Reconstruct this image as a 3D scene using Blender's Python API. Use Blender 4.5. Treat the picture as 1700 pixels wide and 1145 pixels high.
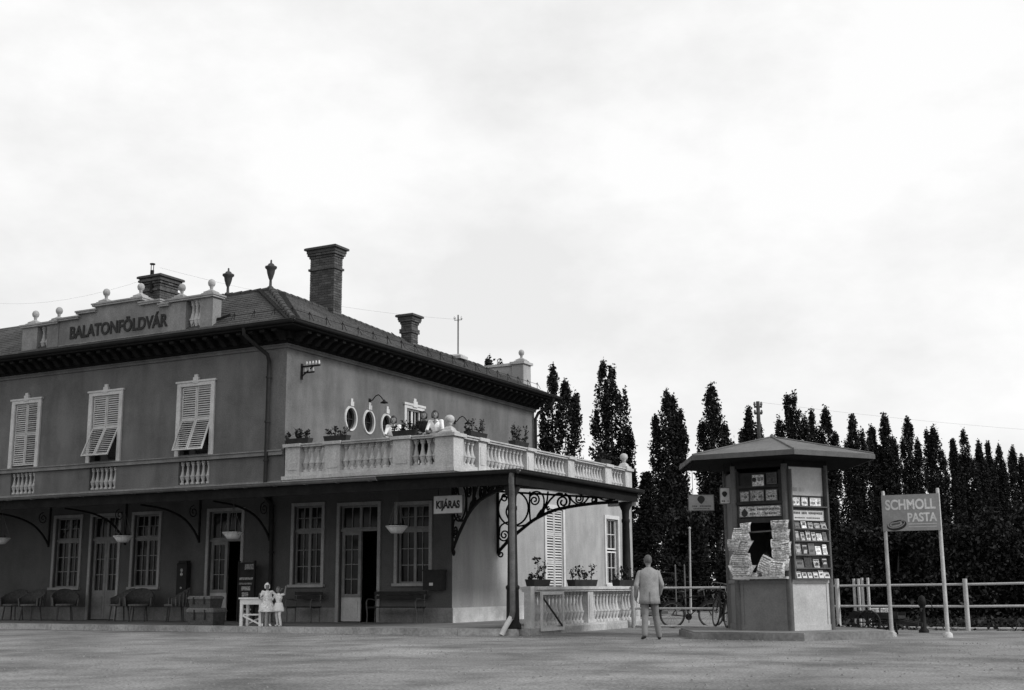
import bpy, bmesh, math, random
import numpy as np
from mathutils import Vector, Matrix
random.seed(7); RNG = np.random.default_rng(11)
for o in list(bpy.data.objects): bpy.data.objects.remove(o)
sc = bpy.context.scene
COL = sc.collection
R = math.radians

# ------------------------------------------------------------------ camera
cam = bpy.data.cameras.new('camera'); camo = bpy.data.objects.new('camera', cam); COL.objects.link(camo)
cam.sensor_width = 36; cam.lens = 2065.2 / 1700 * 36; cam.clip_end = 3000; cam.clip_start = .1
Fv = Vector((-0.45913135, 0.86748351, 0.1914961)); Rv = Vector((0.88325457, 0.46885245, -0.00622419)); Uv = Vector((0.0951828, -0.16628209, 0.98147364))
camo.matrix_world = Matrix(((Rv.x, Uv.x, -Fv.x, 24.0267), (Rv.y, Uv.y, -Fv.y, -30.4021), (Rv.z, Uv.z, -Fv.z, 1.1), (0, 0, 0, 1)))
sc.camera = camo

# ------------------------------------------------------------------ sky and sun (thin overcast, black and white film)
SUN_DIR = Vector((0.82, 0.02, 0.57)).normalized()
w = bpy.data.worlds.new('World'); sc.world = w; w.use_nodes = True
nt = w.node_tree; nt.nodes.clear()
N = nt.nodes.new; LK = nt.links.new
sky = N('ShaderNodeTexSky'); sky.sky_type = 'NISHITA'; sky.sun_disc = False
sky.sun_elevation = math.asin(SUN_DIR.z); sky.sun_rotation = math.atan2(SUN_DIR.x, SUN_DIR.y)
bw = N('ShaderNodeRGBToBW'); LK(sky.outputs[0], bw.inputs[0])
tc = N('ShaderNodeTexCoord')
mp = N('ShaderNodeMapping'); mp.inputs['Scale'].default_value = (1, 1, 1.9); LK(tc.outputs['Generated'], mp.inputs[0])
nz = N('ShaderNodeTexNoise'); nz.inputs['Scale'].default_value = 3.6; nz.inputs['Detail'].default_value = 9; nz.inputs['Roughness'].default_value = .58
LK(mp.outputs[0], nz.inputs['Vector'])
cr = N('ShaderNodeMapRange'); cr.inputs[1].default_value = .38; cr.inputs[2].default_value = .60; cr.inputs[3].default_value = 8.9; cr.inputs[4].default_value = 10.6
LK(nz.outputs['Fac'], cr.inputs[0])
mx = N('ShaderNodeMix'); mx.data_type = 'FLOAT'; mx.inputs[0].default_value = .92
LK(bw.outputs[0], mx.inputs[2]); LK(cr.outputs[0], mx.inputs[3])
bg = N('ShaderNodeBackground'); bg.inputs[1].default_value = .1; LK(mx.outputs[0], bg.inputs[0])
wo = N('ShaderNodeOutputWorld'); LK(bg.outputs[0], wo.inputs[0])
sl = bpy.data.lights.new('sun', 'SUN'); sl.energy = 2.5; sl.angle = R(12); sl.color = (1, 1, 1)
so = bpy.data.objects.new('sun', sl); COL.objects.link(so); so.rotation_euler = SUN_DIR.to_track_quat('Z', 'Y').to_euler(); so.location = (30, -10, 40)
sc.view_settings.view_transform = 'Standard'; sc.view_settings.look = 'None'; sc.view_settings.exposure = 0; sc.view_settings.gamma = 1; sc.view_settings.use_curve_mapping = False

# ------------------------------------------------------------------ materials (all neutral greys)
M = {}
def mat(name, v, rough=.8, var=.18, scale=2.0, fine=.10, fscale=40, bump=.0, stain=0, spec=.3, piece=0.0, metal=0.0, vertical=False):
    m = bpy.data.materials.new(name); m.use_nodes = True; t = m.node_tree; b = t.nodes['Principled BSDF']
    b.inputs['Roughness'].default_value = rough; b.inputs['Specular IOR Level'].default_value = spec; b.inputs['Metallic'].default_value = metal
    g = t.nodes.new('ShaderNodeNewGeometry'); pos = g.outputs['Position']
    if vertical:
        mpv = t.nodes.new('ShaderNodeMapping'); mpv.inputs['Scale'].default_value = (1, 1, .22); t.links.new(pos, mpv.inputs[0]); pos1 = mpv.outputs[0]
    else: pos1 = pos
    n1 = t.nodes.new('ShaderNodeTexNoise'); n1.inputs['Scale'].default_value = scale; n1.inputs['Detail'].default_value = 5; n1.inputs['Roughness'].default_value = .6
    t.links.new(pos1, n1.inputs['Vector'])
    n2 = t.nodes.new('ShaderNodeTexNoise'); n2.inputs['Scale'].default_value = fscale; n2.inputs['Detail'].default_value = 3
    t.links.new(pos, n2.inputs['Vector'])
    def mr(src, lo, hi, a=.3, c=.7):
        r = t.nodes.new('ShaderNodeMapRange'); r.inputs[1].default_value = a; r.inputs[2].default_value = c; r.inputs[3].default_value = lo; r.inputs[4].default_value = hi
        t.links.new(src, r.inputs[0]); return r.outputs[0]
    def mul(a, c):
        q = t.nodes.new('ShaderNodeMath'); q.operation = 'MULTIPLY'; t.links.new(a, q.inputs[0])
        if isinstance(c, float): q.inputs[1].default_value = c
        else: t.links.new(c, q.inputs[1])
        return q.outputs[0]
    val = mul(mul(mr(n1.outputs['Fac'], 1 - var, 1 + var), mr(n2.outputs['Fac'], 1 - fine, 1 + fine)), float(v))
    if stain:
        n3 = t.nodes.new('ShaderNodeTexNoise'); n3.inputs['Scale'].default_value = .55; n3.inputs['Detail'].default_value = 7; n3.inputs['Roughness'].default_value = .7
        t.links.new(pos, n3.inputs['Vector']); val = mul(val, mr(n3.outputs['Fac'], 1 - stain, 1.0, .38, .56))
    if piece:
        oi = t.nodes.new('ShaderNodeObjectInfo'); val = mul(val, mr(oi.outputs['Random'], 1 - piece, 1 + piece, 0, 1))
    cb = t.nodes.new('ShaderNodeCombineColor')
    for i in range(3): t.links.new(val, cb.inputs[i])
    t.links.new(cb.outputs[0], b.inputs['Base Color'])
    if bump:
        bp = t.nodes.new('ShaderNodeBump'); bp.inputs['Strength'].default_value = bump; bp.inputs['Distance'].default_value = .02
        t.links.new(n2.outputs['Fac'], bp.inputs['Height']); t.links.new(bp.outputs[0], b.inputs['Normal'])
    M[name] = m; return m
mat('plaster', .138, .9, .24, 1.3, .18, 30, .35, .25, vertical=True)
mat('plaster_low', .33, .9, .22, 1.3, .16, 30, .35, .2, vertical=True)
mat('plaster_shaded', .095, .9, .14, 1.1, .16, 30, .35, .22, vertical=True)  # lower front wall: canopy shade put into a darker plaster colour
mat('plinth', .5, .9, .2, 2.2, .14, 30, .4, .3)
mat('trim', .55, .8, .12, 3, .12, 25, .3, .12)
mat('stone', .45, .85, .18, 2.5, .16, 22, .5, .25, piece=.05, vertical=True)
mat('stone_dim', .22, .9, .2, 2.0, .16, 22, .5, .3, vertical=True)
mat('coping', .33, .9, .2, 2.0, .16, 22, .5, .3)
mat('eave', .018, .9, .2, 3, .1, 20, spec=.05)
mat('tile', .06, .8, .25, 1.2, .25, 14, .4, .3)
mat('tile_ridge', .05, .8, .2, 2, .2, 14, .4)
mat('brick', .075, .9, .2, 3, .25, 35, .5, piece=.35)
mat('mortar', .10, .95, .2, 3, .2, 35, .4)
mat('brickcap', .06, .9, .2, 3, .25, 30, .5)
mat('iron', .016, .7, .3, 6, .2, 40, .1, spec=.12)
mat('iron_grey', .10, .55, .3, 5, .2, 40, .1)
mat('zinc', .13, .55, .25, 2.5, .15, 20, .1, .2)
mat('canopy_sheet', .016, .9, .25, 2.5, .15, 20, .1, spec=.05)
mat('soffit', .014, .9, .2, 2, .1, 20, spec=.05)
mat('white_paint', .66, .6, .08, 5, .08, 40, .1, .08)
mat('shutter', .50, .7, .12, 4, .1, 40, .1, .12, piece=.1)
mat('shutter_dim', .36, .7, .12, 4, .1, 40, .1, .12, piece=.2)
mat('wood_grey', .20, .7, .2, 4, .15, 40, .1)
mat('wood_dark', .03, .8, .3, 4, .15, 40, .1, spec=.1)
mat('wood_white', .5, .7, .15, 4, .12, 40, .2, .2)
mat('glass', .010, .12, .2, 4, .05, 10, .03, spec=.14)
mat('interior', .05, .9)
mat('ground', .195, .95, .34, .32, .45, 26, 1.0, .45)
mat('platform', .19, .9, .2, .9, .2, 14, .4, .3)
mat('kerb', .36, .9, .2, 2, .2, 18, .5, .3, piece=.1)
mat('grass', .035, .95, .35, .6, .3, 9, .6)
mat('leaf_dark', .014, .8, .3, .8, .2, 3, spec=.06)
mat('leaf', .034, .75, .4, .7, .25, 3, spec=.1)
mat('leaf_conifer', .011, .8, .3, .9, .2, 3, spec=.05)
mat('bark', .06, .9, .3, 4, .2, 30, .4)
mat('paper', .6, .8, .3, 9, .6, 30, .0, piece=.3)
mat('paper_dim', .30, .8, .3, 9, .75, 34, .0, piece=.35)
mat('print', .055, .8, .5, 12, .4, 30)
mat('ink', .025, .8, .1)
mat('ink_soft', .085, .8, .15)
mat('sign_white', .55, .5, .1, 4, .08, 30, 0, .12)
mat('sign_grey', .27, .5, .12, 4, .1, 30, 0, .15)
mat('sign_letter', .62, .6, .15, 6, .1, 30)
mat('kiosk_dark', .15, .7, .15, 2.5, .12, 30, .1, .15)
mat('kiosk_light', .42, .7, .15, 2.5, .12, 30, .1, .15)  # pale kiosk tone; stands for sunlight on the right lower panel
mat('kiosk_roof', .12, .8, .2, 2.0, .2, 24, .2, .2)
mat('kiosk_wood', .09, .7, .2, 4, .15, 30, .1)
mat('skin', .2, .6, .08, 8, .05, 60)
mat('hair', .018, .5, .3, 14, .2, 60)
mat('hair_grey', .09, .6, .25, 14, .2, 60)
mat('suit', .25, .85, .22, 7, .12, 60, .2)
mat('trousers', .17, .85, .12, 7, .12, 60, .2)
mat('shoe', .02, .4)
mat('cloth_white', .78, .85, .08, 7, .08, 60, .2)
mat('cloth_dark', .022, .85, .15, 7, .15, 60, .2)
mat('cloth_print', .68, .85, .3, 22, .35, 70, .2)
mat('rubber', .02, .7)
mat('wicker', .07, .8, .3, 14, .3, 50, .4)
mat('wicker_light', .12, .8, .3, 14, .3, 50, .4)
mat('pipe_dark', .03, .8, .2, 4, .15, 30, .1, spec=.1)
mat('fence_paint', .42, .7, .15, 4, .15, 30, .1, .15)
mat('soil', .02, .95)
mat('gravel', .17, .95, .3, 20, .3, 60)

# ------------------------------------------------------------------ mesh helpers
ORG = {}
def tag(o, label=None, cat=None, group=None, kind=None):
    if label: o['label'] = label
    if cat: o['category'] = cat
    if group: o['group'] = group
    if kind: o['kind'] = kind
    return o
def thing(name, label, cat, loc=(0, 0, 0), rz=0, group=None):
    o = bpy.data.objects.new(name, None); COL.objects.link(o); o.empty_display_size = .2
    o.location = loc; o.rotation_euler = (0, 0, rz); ORG[o.name] = Vector((0, 0, 0)); tag(o, label, cat, group); return o
class Pl:
    def __init__(s, o, u, n): s.o = Vector(o); s.u = Vector(u); s.n = Vector(n)
    def p(s, u, z, d): return s.o + s.u * u + s.n * d + Vector((0, 0, z))
class MB:
    def __init__(s): s.v = []; s.f = []; s.m = []; s.sm = []
    def add(s, vs, fs, mi=0, smooth=False):
        k = len(s.v); s.v += [tuple(x) for x in vs]; s.f += [tuple(i + k for i in q) for q in fs]; s.m += [mi] * len(fs); s.sm += [smooth] * len(fs); return s
    def hexa(s, p, mi=0): return s.add(p, [(0, 3, 2, 1), (4, 5, 6, 7), (0, 1, 5, 4), (1, 2, 6, 5), (2, 3, 7, 6), (3, 0, 4, 7)], mi)
    def box(s, x0, x1, y0, y1, z0, z1, mi=0):
        return s.hexa([(x0, y0, z0), (x1, y0, z0), (x1, y1, z0), (x0, y1, z0), (x0, y0, z1), (x1, y0, z1), (x1, y1, z1), (x0, y1, z1)], mi)
    def pbox(s, pl, u0, u1, z0, z1, d0, d1, mi=0):
        P = pl.p
        return s.hexa([P(u0, z0, d1), P(u1, z0, d1), P(u1, z0, d0), P(u0, z0, d0), P(u0, z1, d1), P(u1, z1, d1), P(u1, z1, d0), P(u0, z1, d0)], mi)
    def bar(s, a, b, w, h, mi=0, up=(0, 0, 1)):
        a = Vector(a); b = Vector(b); t = (b - a).normalized(); up = Vector(up)
        if abs(t.dot(up)) > .95: up = Vector((0, 1, 0))
        x = t.cross(up).normalized() * w / 2; y = x.cross(t).normalized() * h / 2
        return s.hexa([a - x - y, a + x - y, b + x - y, b - x - y, a - x + y, a + x + y, b + x + y, b - x + y], mi)
    def tube(s, pts, r, n=6, mi=0, cap=True):
        pts = [Vector(p) for p in pts]; L = len(pts); rs = r if isinstance(r, (list, tuple)) else [r] * L
        vs = []; ref = None
        for i, p in enumerate(pts):
            t = (pts[min(i + 1, L - 1)] - pts[max(i - 1, 0)]).normalized()
            if ref is None: ref = Vector((0, 0, 1)) if abs(t.z) < .9 else Vector((1, 0, 0))
            x = t.cross(ref)
            if x.length < 1e-5: x = t.cross(Vector((0, 1, 0)))
            x.normalize(); y = x.cross(t).normalized(); ref = y
            for k in range(n):
                a = 2 * math.pi * k / n; vs.append(p + x * (rs[i] * math.cos(a)) + y * (rs[i] * math.sin(a)))
        fs = [(i * n + k, i * n + (k + 1) % n, (i + 1) * n + (k + 1) % n, (i + 1) * n + k) for i in range(L - 1) for k in range(n)]
        s.add(vs, fs, mi, True)
        if cap: s.add(vs[:n], [tuple(range(n))[::-1]], mi); s.add(vs[-n:], [tuple(range(n))], mi)
        return s
    def lathe(s, prof, c=(0, 0, 0), n=10, mi=0, smooth=True, rot=0):
        c = Vector(c); vs = []
        for r, z in prof:
            for k in range(n):
                a = 2 * math.pi * k / n + rot; vs.append((c.x + r * math.cos(a), c.y + r * math.sin(a), c.z + z))
        L = len(prof)
        s.add(vs, [(i * n + k, i * n + (k + 1) % n, (i + 1) * n + (k + 1) % n, (i + 1) * n + k) for i in range(L - 1) for k in range(n)], mi, smooth)
        if prof[0][0] > 1e-4: s.add(vs[:n], [tuple(range(n))[::-1]], mi)
        if prof[-1][0] > 1e-4: s.add(vs[-n:], [tuple(range(n))], mi)
        return s
    def sq(s, prof, cx, cy, mi=0):   # square lathe: list of (half, z)
        return s.lathe([(h * math.sqrt(2), z) for h, z in prof], (cx, cy, 0), 4, mi, False, math.pi / 4)
    def rect(s, prof, cx, cy, mi=0):  # (hx, hy, z)
        vs = []
        for hx, hy, z in prof: vs += [(cx - hx, cy - hy, z), (cx + hx, cy - hy, z), (cx + hx, cy + hy, z), (cx - hx, cy + hy, z)]
        L = len(prof)
        s.add(vs, [(i * 4 + k, i * 4 + (k + 1) % 4, i * 4 + 4 + (k + 1) % 4, i * 4 + 4 + k) for i in range(L - 1) for k in range(4)], mi)
        s.add(vs[:4], [(3, 2, 1, 0)], mi); s.add(vs[-4:], [(0, 1, 2, 3)], mi); return s
    def prism(s, poly, z0, z1, mi=0):
        n = len(poly); vs = [(x, y, z0) for x, y in poly] + [(x, y, z1) for x, y in poly]
        return s.add(vs, [tuple(range(n))[::-1], tuple(range(n, 2 * n))] + [(i, (i + 1) % n, n + (i + 1) % n, n + i) for i in range(n)], mi)
    def ball(s, c, r, n=10, mi=0, sq=1.0):
        return s.lathe([(max(r * math.sin(math.pi * i / 7), 1e-5), -r * sq * math.cos(math.pi * i / 7)) for i in range(8)], c, n, mi)
    def mesh(s, name, mats, org=None):
        me = bpy.data.meshes.new(name)
        vs = s.v if org is None else [(x - org.x, y - org.y, z - org.z) for x, y, z in s.v]
        me.from_pydata(vs, [], s.f)
        for m in (mats if isinstance(mats, (list, tuple)) else [mats]): me.materials.append(M[m])
        me.polygons.foreach_set('material_index', s.m); me.polygons.foreach_set('use_smooth', s.sm); me.update(); return me
    def build(s, name, mats, parent=None, **kw):
        o = bpy.data.objects.new(name, s.mesh(name, mats)); COL.objects.link(o)
        if parent: o.parent = parent
        tag(o, **kw); return o
def inst(name, me, parent, loc, rot=(0, 0, 0), scale=None):
    o = bpy.data.objects.new(name, me); COL.objects.link(o); o.parent = parent; o.location = loc; o.rotation_euler = rot
    if scale: o.scale = scale
    return o
def struct(o): o['kind'] = 'structure'; return o
def text_mb(txt, width, height, pl, u0, z0, d, mi=0, extr=.006, shear=0, bold=.012):
    cu = bpy.data.curves.new('t', 'FONT'); cu.body = txt; cu.extrude = .02; cu.offset = bold
    ob = bpy.data.objects.new('t', cu); COL.objects.link(ob); dg = bpy.context.evaluated_depsgraph_get()
    me = bpy.data.meshes.new_from_object(ob.evaluated_get(dg))
    vs = [v.co.copy() for v in me.vertices]; fs = [tuple(p.vertices) for p in me.polygons]
    bpy.data.objects.remove(ob); bpy.data.curves.remove(cu); bpy.data.meshes.remove(me)
    x0 = min(v.x for v in vs); x1 = max(v.x for v in vs); y0 = 0; y1 = .729
    b = MB(); b.add([pl.p(u0 + (v.x - x0) / (x1 - x0) * width, z0 + (v.y - y0) / (y1 - y0) * height, d + (v.z + .02) / .04 * extr) for v in vs], fs, mi); return b
def leaf_cloud(name, pts, size, mats, parent, flat=0.0, jitter=.35, **kw):
    pts = np.asarray(pts, float); n = len(pts)
    nr = RNG.normal(size=(n, 3)); nr[:, 2] += flat; nr /= np.linalg.norm(nr, axis=1)[:, None] + 1e-9
    t = np.cross(nr, RNG.normal(size=(n, 3))); t /= np.linalg.norm(t, axis=1)[:, None] + 1e-9
    b = np.cross(nr, t); sz = (np.asarray(size) * (1 + jitter * RNG.uniform(-1, 1, n)))[:, None]
    V = np.stack([pts - t * sz, pts - b * sz * .6, pts + t * sz, pts + b * sz * .6], 1).reshape(-1, 3)
    me = bpy.data.meshes.new(name); me.vertices.add(4 * n); me.vertices.foreach_set('co', V.ravel())
    me.loops.add(4 * n); me.loops.foreach_set('vertex_index', np.arange(4 * n))
    me.polygons.add(n); me.polygons.foreach_set('loop_start', np.arange(n) * 4); me.polygons.foreach_set('loop_total', np.full(n, 4))
    for m in (mats if isinstance(mats, (list, tuple)) else [mats]): me.materials.append(M[m])
    if isinstance(mats, (list, tuple)) and len(mats) > 1: me.polygons.foreach_set('material_index', RNG.integers(0, len(mats), n))
    me.update(calc_edges=True)
    o = bpy.data.objects.new(name, me); COL.objects.link(o)
    if parent: o.parent = parent
    tag(o, **kw); return o

# ------------------------------------------------------------------ ground
X1 = 6.0; DC = 4.28
def ground_sheet():
    b = MB(); nx, ny = 90, 70
    xs = np.linspace(-60, 70, nx); ys = np.linspace(-60, 40, ny)
    vs = [(x, y, 0.012 * math.sin(x * .7 + y * .3) * math.cos(y * .55) * (1 if y < -6 else 0)) for y in ys for x in xs]
    b.add(vs, [(j * nx + i, j * nx + i + 1, (j + 1) * nx + i + 1, (j + 1) * nx + i) for j in range(ny - 1) for i in range(nx - 1)], 0, True)
    x0, x1, y0, y1 = -60, 70, -60, 40; B = 1500
    b.add([(-B, -B, 0), (B, -B, 0), (B, y0, 0), (-B, y0, 0)], [(0, 1, 2, 3)]); b.add([(-B, y1, 0), (B, y1, 0), (B, B, 0), (-B, B, 0)], [(0, 1, 2, 3)])
    b.add([(-B, y0, 0), (x0, y0, 0), (x0, y1, 0), (-B, y1, 0)], [(0, 1, 2, 3)]); b.add([(x1, y0, 0), (B, y0, 0), (B, y1, 0), (x1, y1, 0)], [(0, 1, 2, 3)])
    return b
struct(ground_sheet().build('ground', 'ground'))
b = MB(); b.add([(15.2, 4.4, .02), (120, 4.4, .02), (120, 300, .02), (-90, 300, .02), (-90, 32, .02), (4, 32, .02)], [(0, 1, 2, 3, 4, 5)]); struct(b.build('park_grass', 'grass'))
# platform with kerb stones
b = MB(); b.prism([(-20, -4.0), (10.15, -4.0), (10.15, 3.4), (6, 3.4), (6, .3), (-20, .3)], -.02, .15)
plat = struct(b.build('platform', 'platform'))
ks = MB(); ks.box(-.745, .745, -.15, .15, -.08, .078); ksm = ks.mesh('kerb_stone', 'kerb')
for i in range(20): inst('kerb_stone', ksm, plat, (9.45 - 1.5 * i, -4.15, .08 + random.uniform(-.006, .004)), (0, 0, random.uniform(-.004, .004)))
for i in range(5): inst('kerb_stone', ksm, plat, (10.3, -3.2 + 1.5 * i, .078), (0, 0, math.pi / 2))

# ------------------------------------------------------------------ station building
ST = thing('station_building', 'two-storey plastered railway station with balustraded terrace, canopy and tiled roof', 'building')
FR = Pl((0, 0, 0), (1, 0, 0), (0, -1, 0)); SU = Pl((0, 0, 0), (0, 1, 0), (1, 0, 0)); SG = Pl((X1, 0, 0), (0, 1, 0), (1, 0, 0))
def wall(pl, u0, u1, z0, z1, holes, name, material, reveal=.22, ovals=()):
    b = MB(); allh = list(holes) + [(c - a - .06, c + a + .06, zc - h - .06, zc + h + .06, None) for c, zc, a, h in ovals]
    us = sorted({u0, u1} | {h[0] for h in allh} | {h[1] for h in allh}); zs = sorted({z0, z1} | {h[2] for h in allh} | {h[3] for h in allh})
    for i in range(len(us) - 1):
        for j in range(len(zs) - 1):
            cu = (us[i] + us[i + 1]) / 2; cz = (zs[j] + zs[j + 1]) / 2
            if any(h[0] < cu < h[1] and h[2] < cz < h[3] for h in allh): continue
            b.add([pl.p(us[i], zs[j], 0), pl.p(us[i + 1], zs[j], 0), pl.p(us[i + 1], zs[j + 1], 0), pl.p(us[i], zs[j + 1], 0)], [(0, 1, 2, 3)])
    for h in holes:
        c = [(h[0], h[2]), (h[1], h[2]), (h[1], h[3]), (h[0], h[3])]
        for k in range(4):
            p, q = c[k], c[(k + 1) % 4]; b.add([pl.p(*p, 0), pl.p(*q, 0), pl.p(*q, -reveal), pl.p(*p, -reveal)], [(0, 1, 2, 3)])
        if len(h) > 4 and h[4] == 'blind': b.add([pl.p(*p, -reveal) for p in c], [(0, 1, 2, 3)])
    for c, zc, a, hh in ovals:
        n = 32; rim = []; out = []
        for k in range(n):
            t = 2 * math.pi * k / n; cx, cz = math.cos(t), math.sin(t); rim.append((c + a * cx, zc + hh * cz)); q = max(abs(cx), abs(cz)); out.append((c + (a + .06) * cx / q, zc + (hh + .06) * cz / q))
        b.add([pl.p(*p, 0) for p in rim] + [pl.p(*p, 0) for p in out] + [pl.p(*p, -reveal) for p in rim], [(k, (k + 1) % n, n + (k + 1) % n, n + k) for k in range(n)] + [(k, (k + 1) % n, 2 * n + (k + 1) % n, 2 * n + k) for k in range(n)])
    return b.build(name, material, ST)
WINU = [(-4.41, -2.83), (-8.37, -6.82), (-12.14, -10.68)]
BALU = [(-4.25, -2.95), (-8.2, -6.98), (-12.0, -10.8)]
fh = [(a + .16, c - .16, 5.36, 7.58) for a, c in WINU] + [(a, c, 4.40, 5.14, 'blind') for a, c in BALU]
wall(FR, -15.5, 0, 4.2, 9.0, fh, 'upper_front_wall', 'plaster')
OV = [(3.46, 6.67, .30, .37), (4.52, 6.67, .30, .37), (5.60, 6.67, .30, .37)]
wall(SU, 0, 17, 4.2, 9.0, [(6.85, 7.88, 4.46, 7.45)], 'upper_side_wall', 'plaster', ovals=OV)
GF = dict(w0=(-9.6, -8.45, 1.2, 3.5), d0=(-7.9, -6.7, .15, 3.5), w1=(-6.03, -4.95, 1.2, 3.5), d2=(-2.85, -1.55, .15, 3.5), wA=(.47, 1.5, 1.23, 3.55), dB=(2.15, 3.5, .15, 3.5), wB=(4.18, 5.25, 1.24, 3.45))
wall(FR, -15.5, 6, 0, 4.3, [(h[0], h[1], h[2], h[3]) for h in GF.values()] + [(-13.6, -12.5, 1.2, 3.5)], 'lower_front_wall', 'plaster_shaded')
SHW = (5.9, 7.14, .9, 3.62); SGW = (10.68, 11.74, 1.2, 3.5)
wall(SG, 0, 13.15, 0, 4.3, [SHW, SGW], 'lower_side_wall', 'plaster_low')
b = MB()   # walls away from the camera and inner floors
b.add([(-15.5, 0, 0), (-15.5, 17, 0), (-15.5, 17, 9), (-15.5, 0, 9)], [(0, 1, 2, 3)]); b.add([(-15.5, 17, 0), (0, 17, 0), (0, 17, 9), (-15.5, 17, 9)], [(0, 1, 2, 3)])
b.add([(0, 13.15, 0), (6, 13.15, 0), (6, 13.15, 4.3), (0, 13.15, 4.3)], [(0, 1, 2, 3)]); b.add([(0, 13.15, 0), (0, 17, 0), (0, 17, 4.3), (0, 13.15, 4.3)], [(0, 1, 2, 3)])
b.build('rear_wall', 'plaster', ST)
b = MB(); b.box(-15.4, 5.9, .3, 17 - .1, .05, .149); b.box(-15.4, -.02, .25, 16.9, 4.15, 4.19); b.box(-15.4, -.02, 5, 5.1, 0.15, 4.1); b.box(.1, 5.9, 4.2, 4.3, .15, 4.2); b.box(-.3, -.2, .3, 12, .15, 4.1)
b.build('interior', 'interior', ST)
# plinths
b = MB(); prev = -15.5
for h in sorted(GF.values()):
    if h[2] < .5:
        b.pbox(FR, prev, h[0] - .08, .15, .56, 0, .03); prev = h[1] + .08
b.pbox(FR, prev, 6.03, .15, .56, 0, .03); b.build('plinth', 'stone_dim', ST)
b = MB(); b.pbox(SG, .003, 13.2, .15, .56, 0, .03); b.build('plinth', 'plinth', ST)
# mouldings
b = MB(); b.pbox(FR, -15.5, -.02, 5.15, 5.27, 0, .09); b.pbox(FR, -15.5, -.02, 5.27, 5.31, 0, .13); b.pbox(FR, -15.5, -.02, 4.24, 4.36, 0, .07)
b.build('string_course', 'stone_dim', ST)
b = MB(); b.pbox(FR, -15.5, .06, 8.50, 8.58, 0, .06); b.pbox(SU, 0, 17.05, 8.50, 8.58, 0, .06); b.pbox(FR, -15.5, .09, 8.58, 8.63, 0, .09); b.pbox(SU, 0, 17.05, 8.58, 8.63, 0, .09)
b.build('frieze_moulding', 'plaster', ST)
b = MB(); b.pbox(FR, -.34, 0.012, 5.32, 8.5, 0, .015); b.pbox(SU, 0, .34, 4.5, 8.5, 0, .012); b.build('corner_strip', 'plaster', ST)

# cornice with modillions, gutter
EV = .92
b = MB(); b.box(-15.9, EV, -EV, .0, 8.98, 9.06); b.box(0, EV, 0, 17.6, 8.98, 9.061); b.box(-15.9, .3, -.3, -.001, 8.74, 8.98); b.box(0, .3, 0, 17.3, 8.74, 8.98); b.box(-15.9, .16, -.16, -.0012, 8.64, 8.74); b.box(0, .16, 0, 17.2, 8.64, 8.741)
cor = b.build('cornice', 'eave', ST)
mo = MB(); P = Pl((0, 0, 0), (1, 0, 0), (0, -1, 0))
prof = [(.30, 8.96), (.82, 8.96), (.82, 8.88), (.62, 8.84), (.48, 8.74), (.40, 8.66), (.30, 8.66)]
vs = [(-.09, -d, z) for d, z in prof] + [(.09, -d, z) for d, z in prof]; n = len(prof)
mo.add(vs, [tuple(range(n)), tuple(range(n, 2 * n))[::-1]] + [(i, (i + 1) % n, n + (i + 1) % n, n + i) for i in range(n)]); mom = mo.mesh('modillion', 'eave')
for i in range(34): inst('modillion', mom, cor, (.1 - .46 * i, 0, 0))
for i in range(37): inst('modillion', mom, cor, (0, .05 + .46 * i, 0), (0, 0, math.pi / 2))
b = MB()
for k in range(9): pass
def half_gutter(bm, a, c, r, mi=0):
    a = Vector(a); c = Vector(c); t = (c - a).normalized(); x = t.cross(Vector((0, 0, 1))); vs = []
    for p in (a, c):
        for i in range(7):
            an = math.pi + math.pi * i / 6; vs.append(p + x * (r * math.cos(an)) + Vector((0, 0, r * math.sin(an))))
    bm.add(vs, [(i, i + 1, 8 + i, 7 + i) for i in range(6)], mi, True)
half_gutter(b, (-15.9, -EV - .06, 9.14), (EV + .06, -EV - .06, 9.14), .1); half_gutter(b, (EV + .06, -EV - .06, 9.14), (EV + .06, 17.6, 9.14), .1)
b.tube([(-15.9, -EV - .16, 9.14), (EV + .16, -EV - .16, 9.14), (EV + .16, 17.6, 9.14)], .018, 5); b.build('eave_gutter', 'pipe_dark', ST)
# drain pipes
b = MB(); b.tube([(-.95, -EV - .04, 9.05), (-.95, -EV - .02, 8.86), (-.9, -.7, 8.7), (-.62, -.18, 8.3), (-.62, -.1, 8.1), (-.62, -.1, 4.2)], .062, 8); b.tube([(-.62, -.1, 4.2), (-.62, -.1, 3.9), (-.32, -.1, 3.6), (-.3, -.1, .3), (-.3, -.22, .2)], .06, 8)
for z in (7.6, 6.2, 5.0, 2.2): b.lathe([(.085, -.03), (.085, .03)], (-.62 if z > 4 else -.3, -.1, z), 8)
b.build('drain_pipe', 'pipe_dark', ST)
b = MB(); b.tube([(EV + .05, 16.9, 9.03), (EV, 16.9, 8.86), (.75, 16.92, 8.72), (.25, 16.9, 8.45), (.12, 16.88, 8.2), (.12, 16.88, 4.5)], .07, 8); b.build('drain_pipe', 'pipe_dark', ST)

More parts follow.
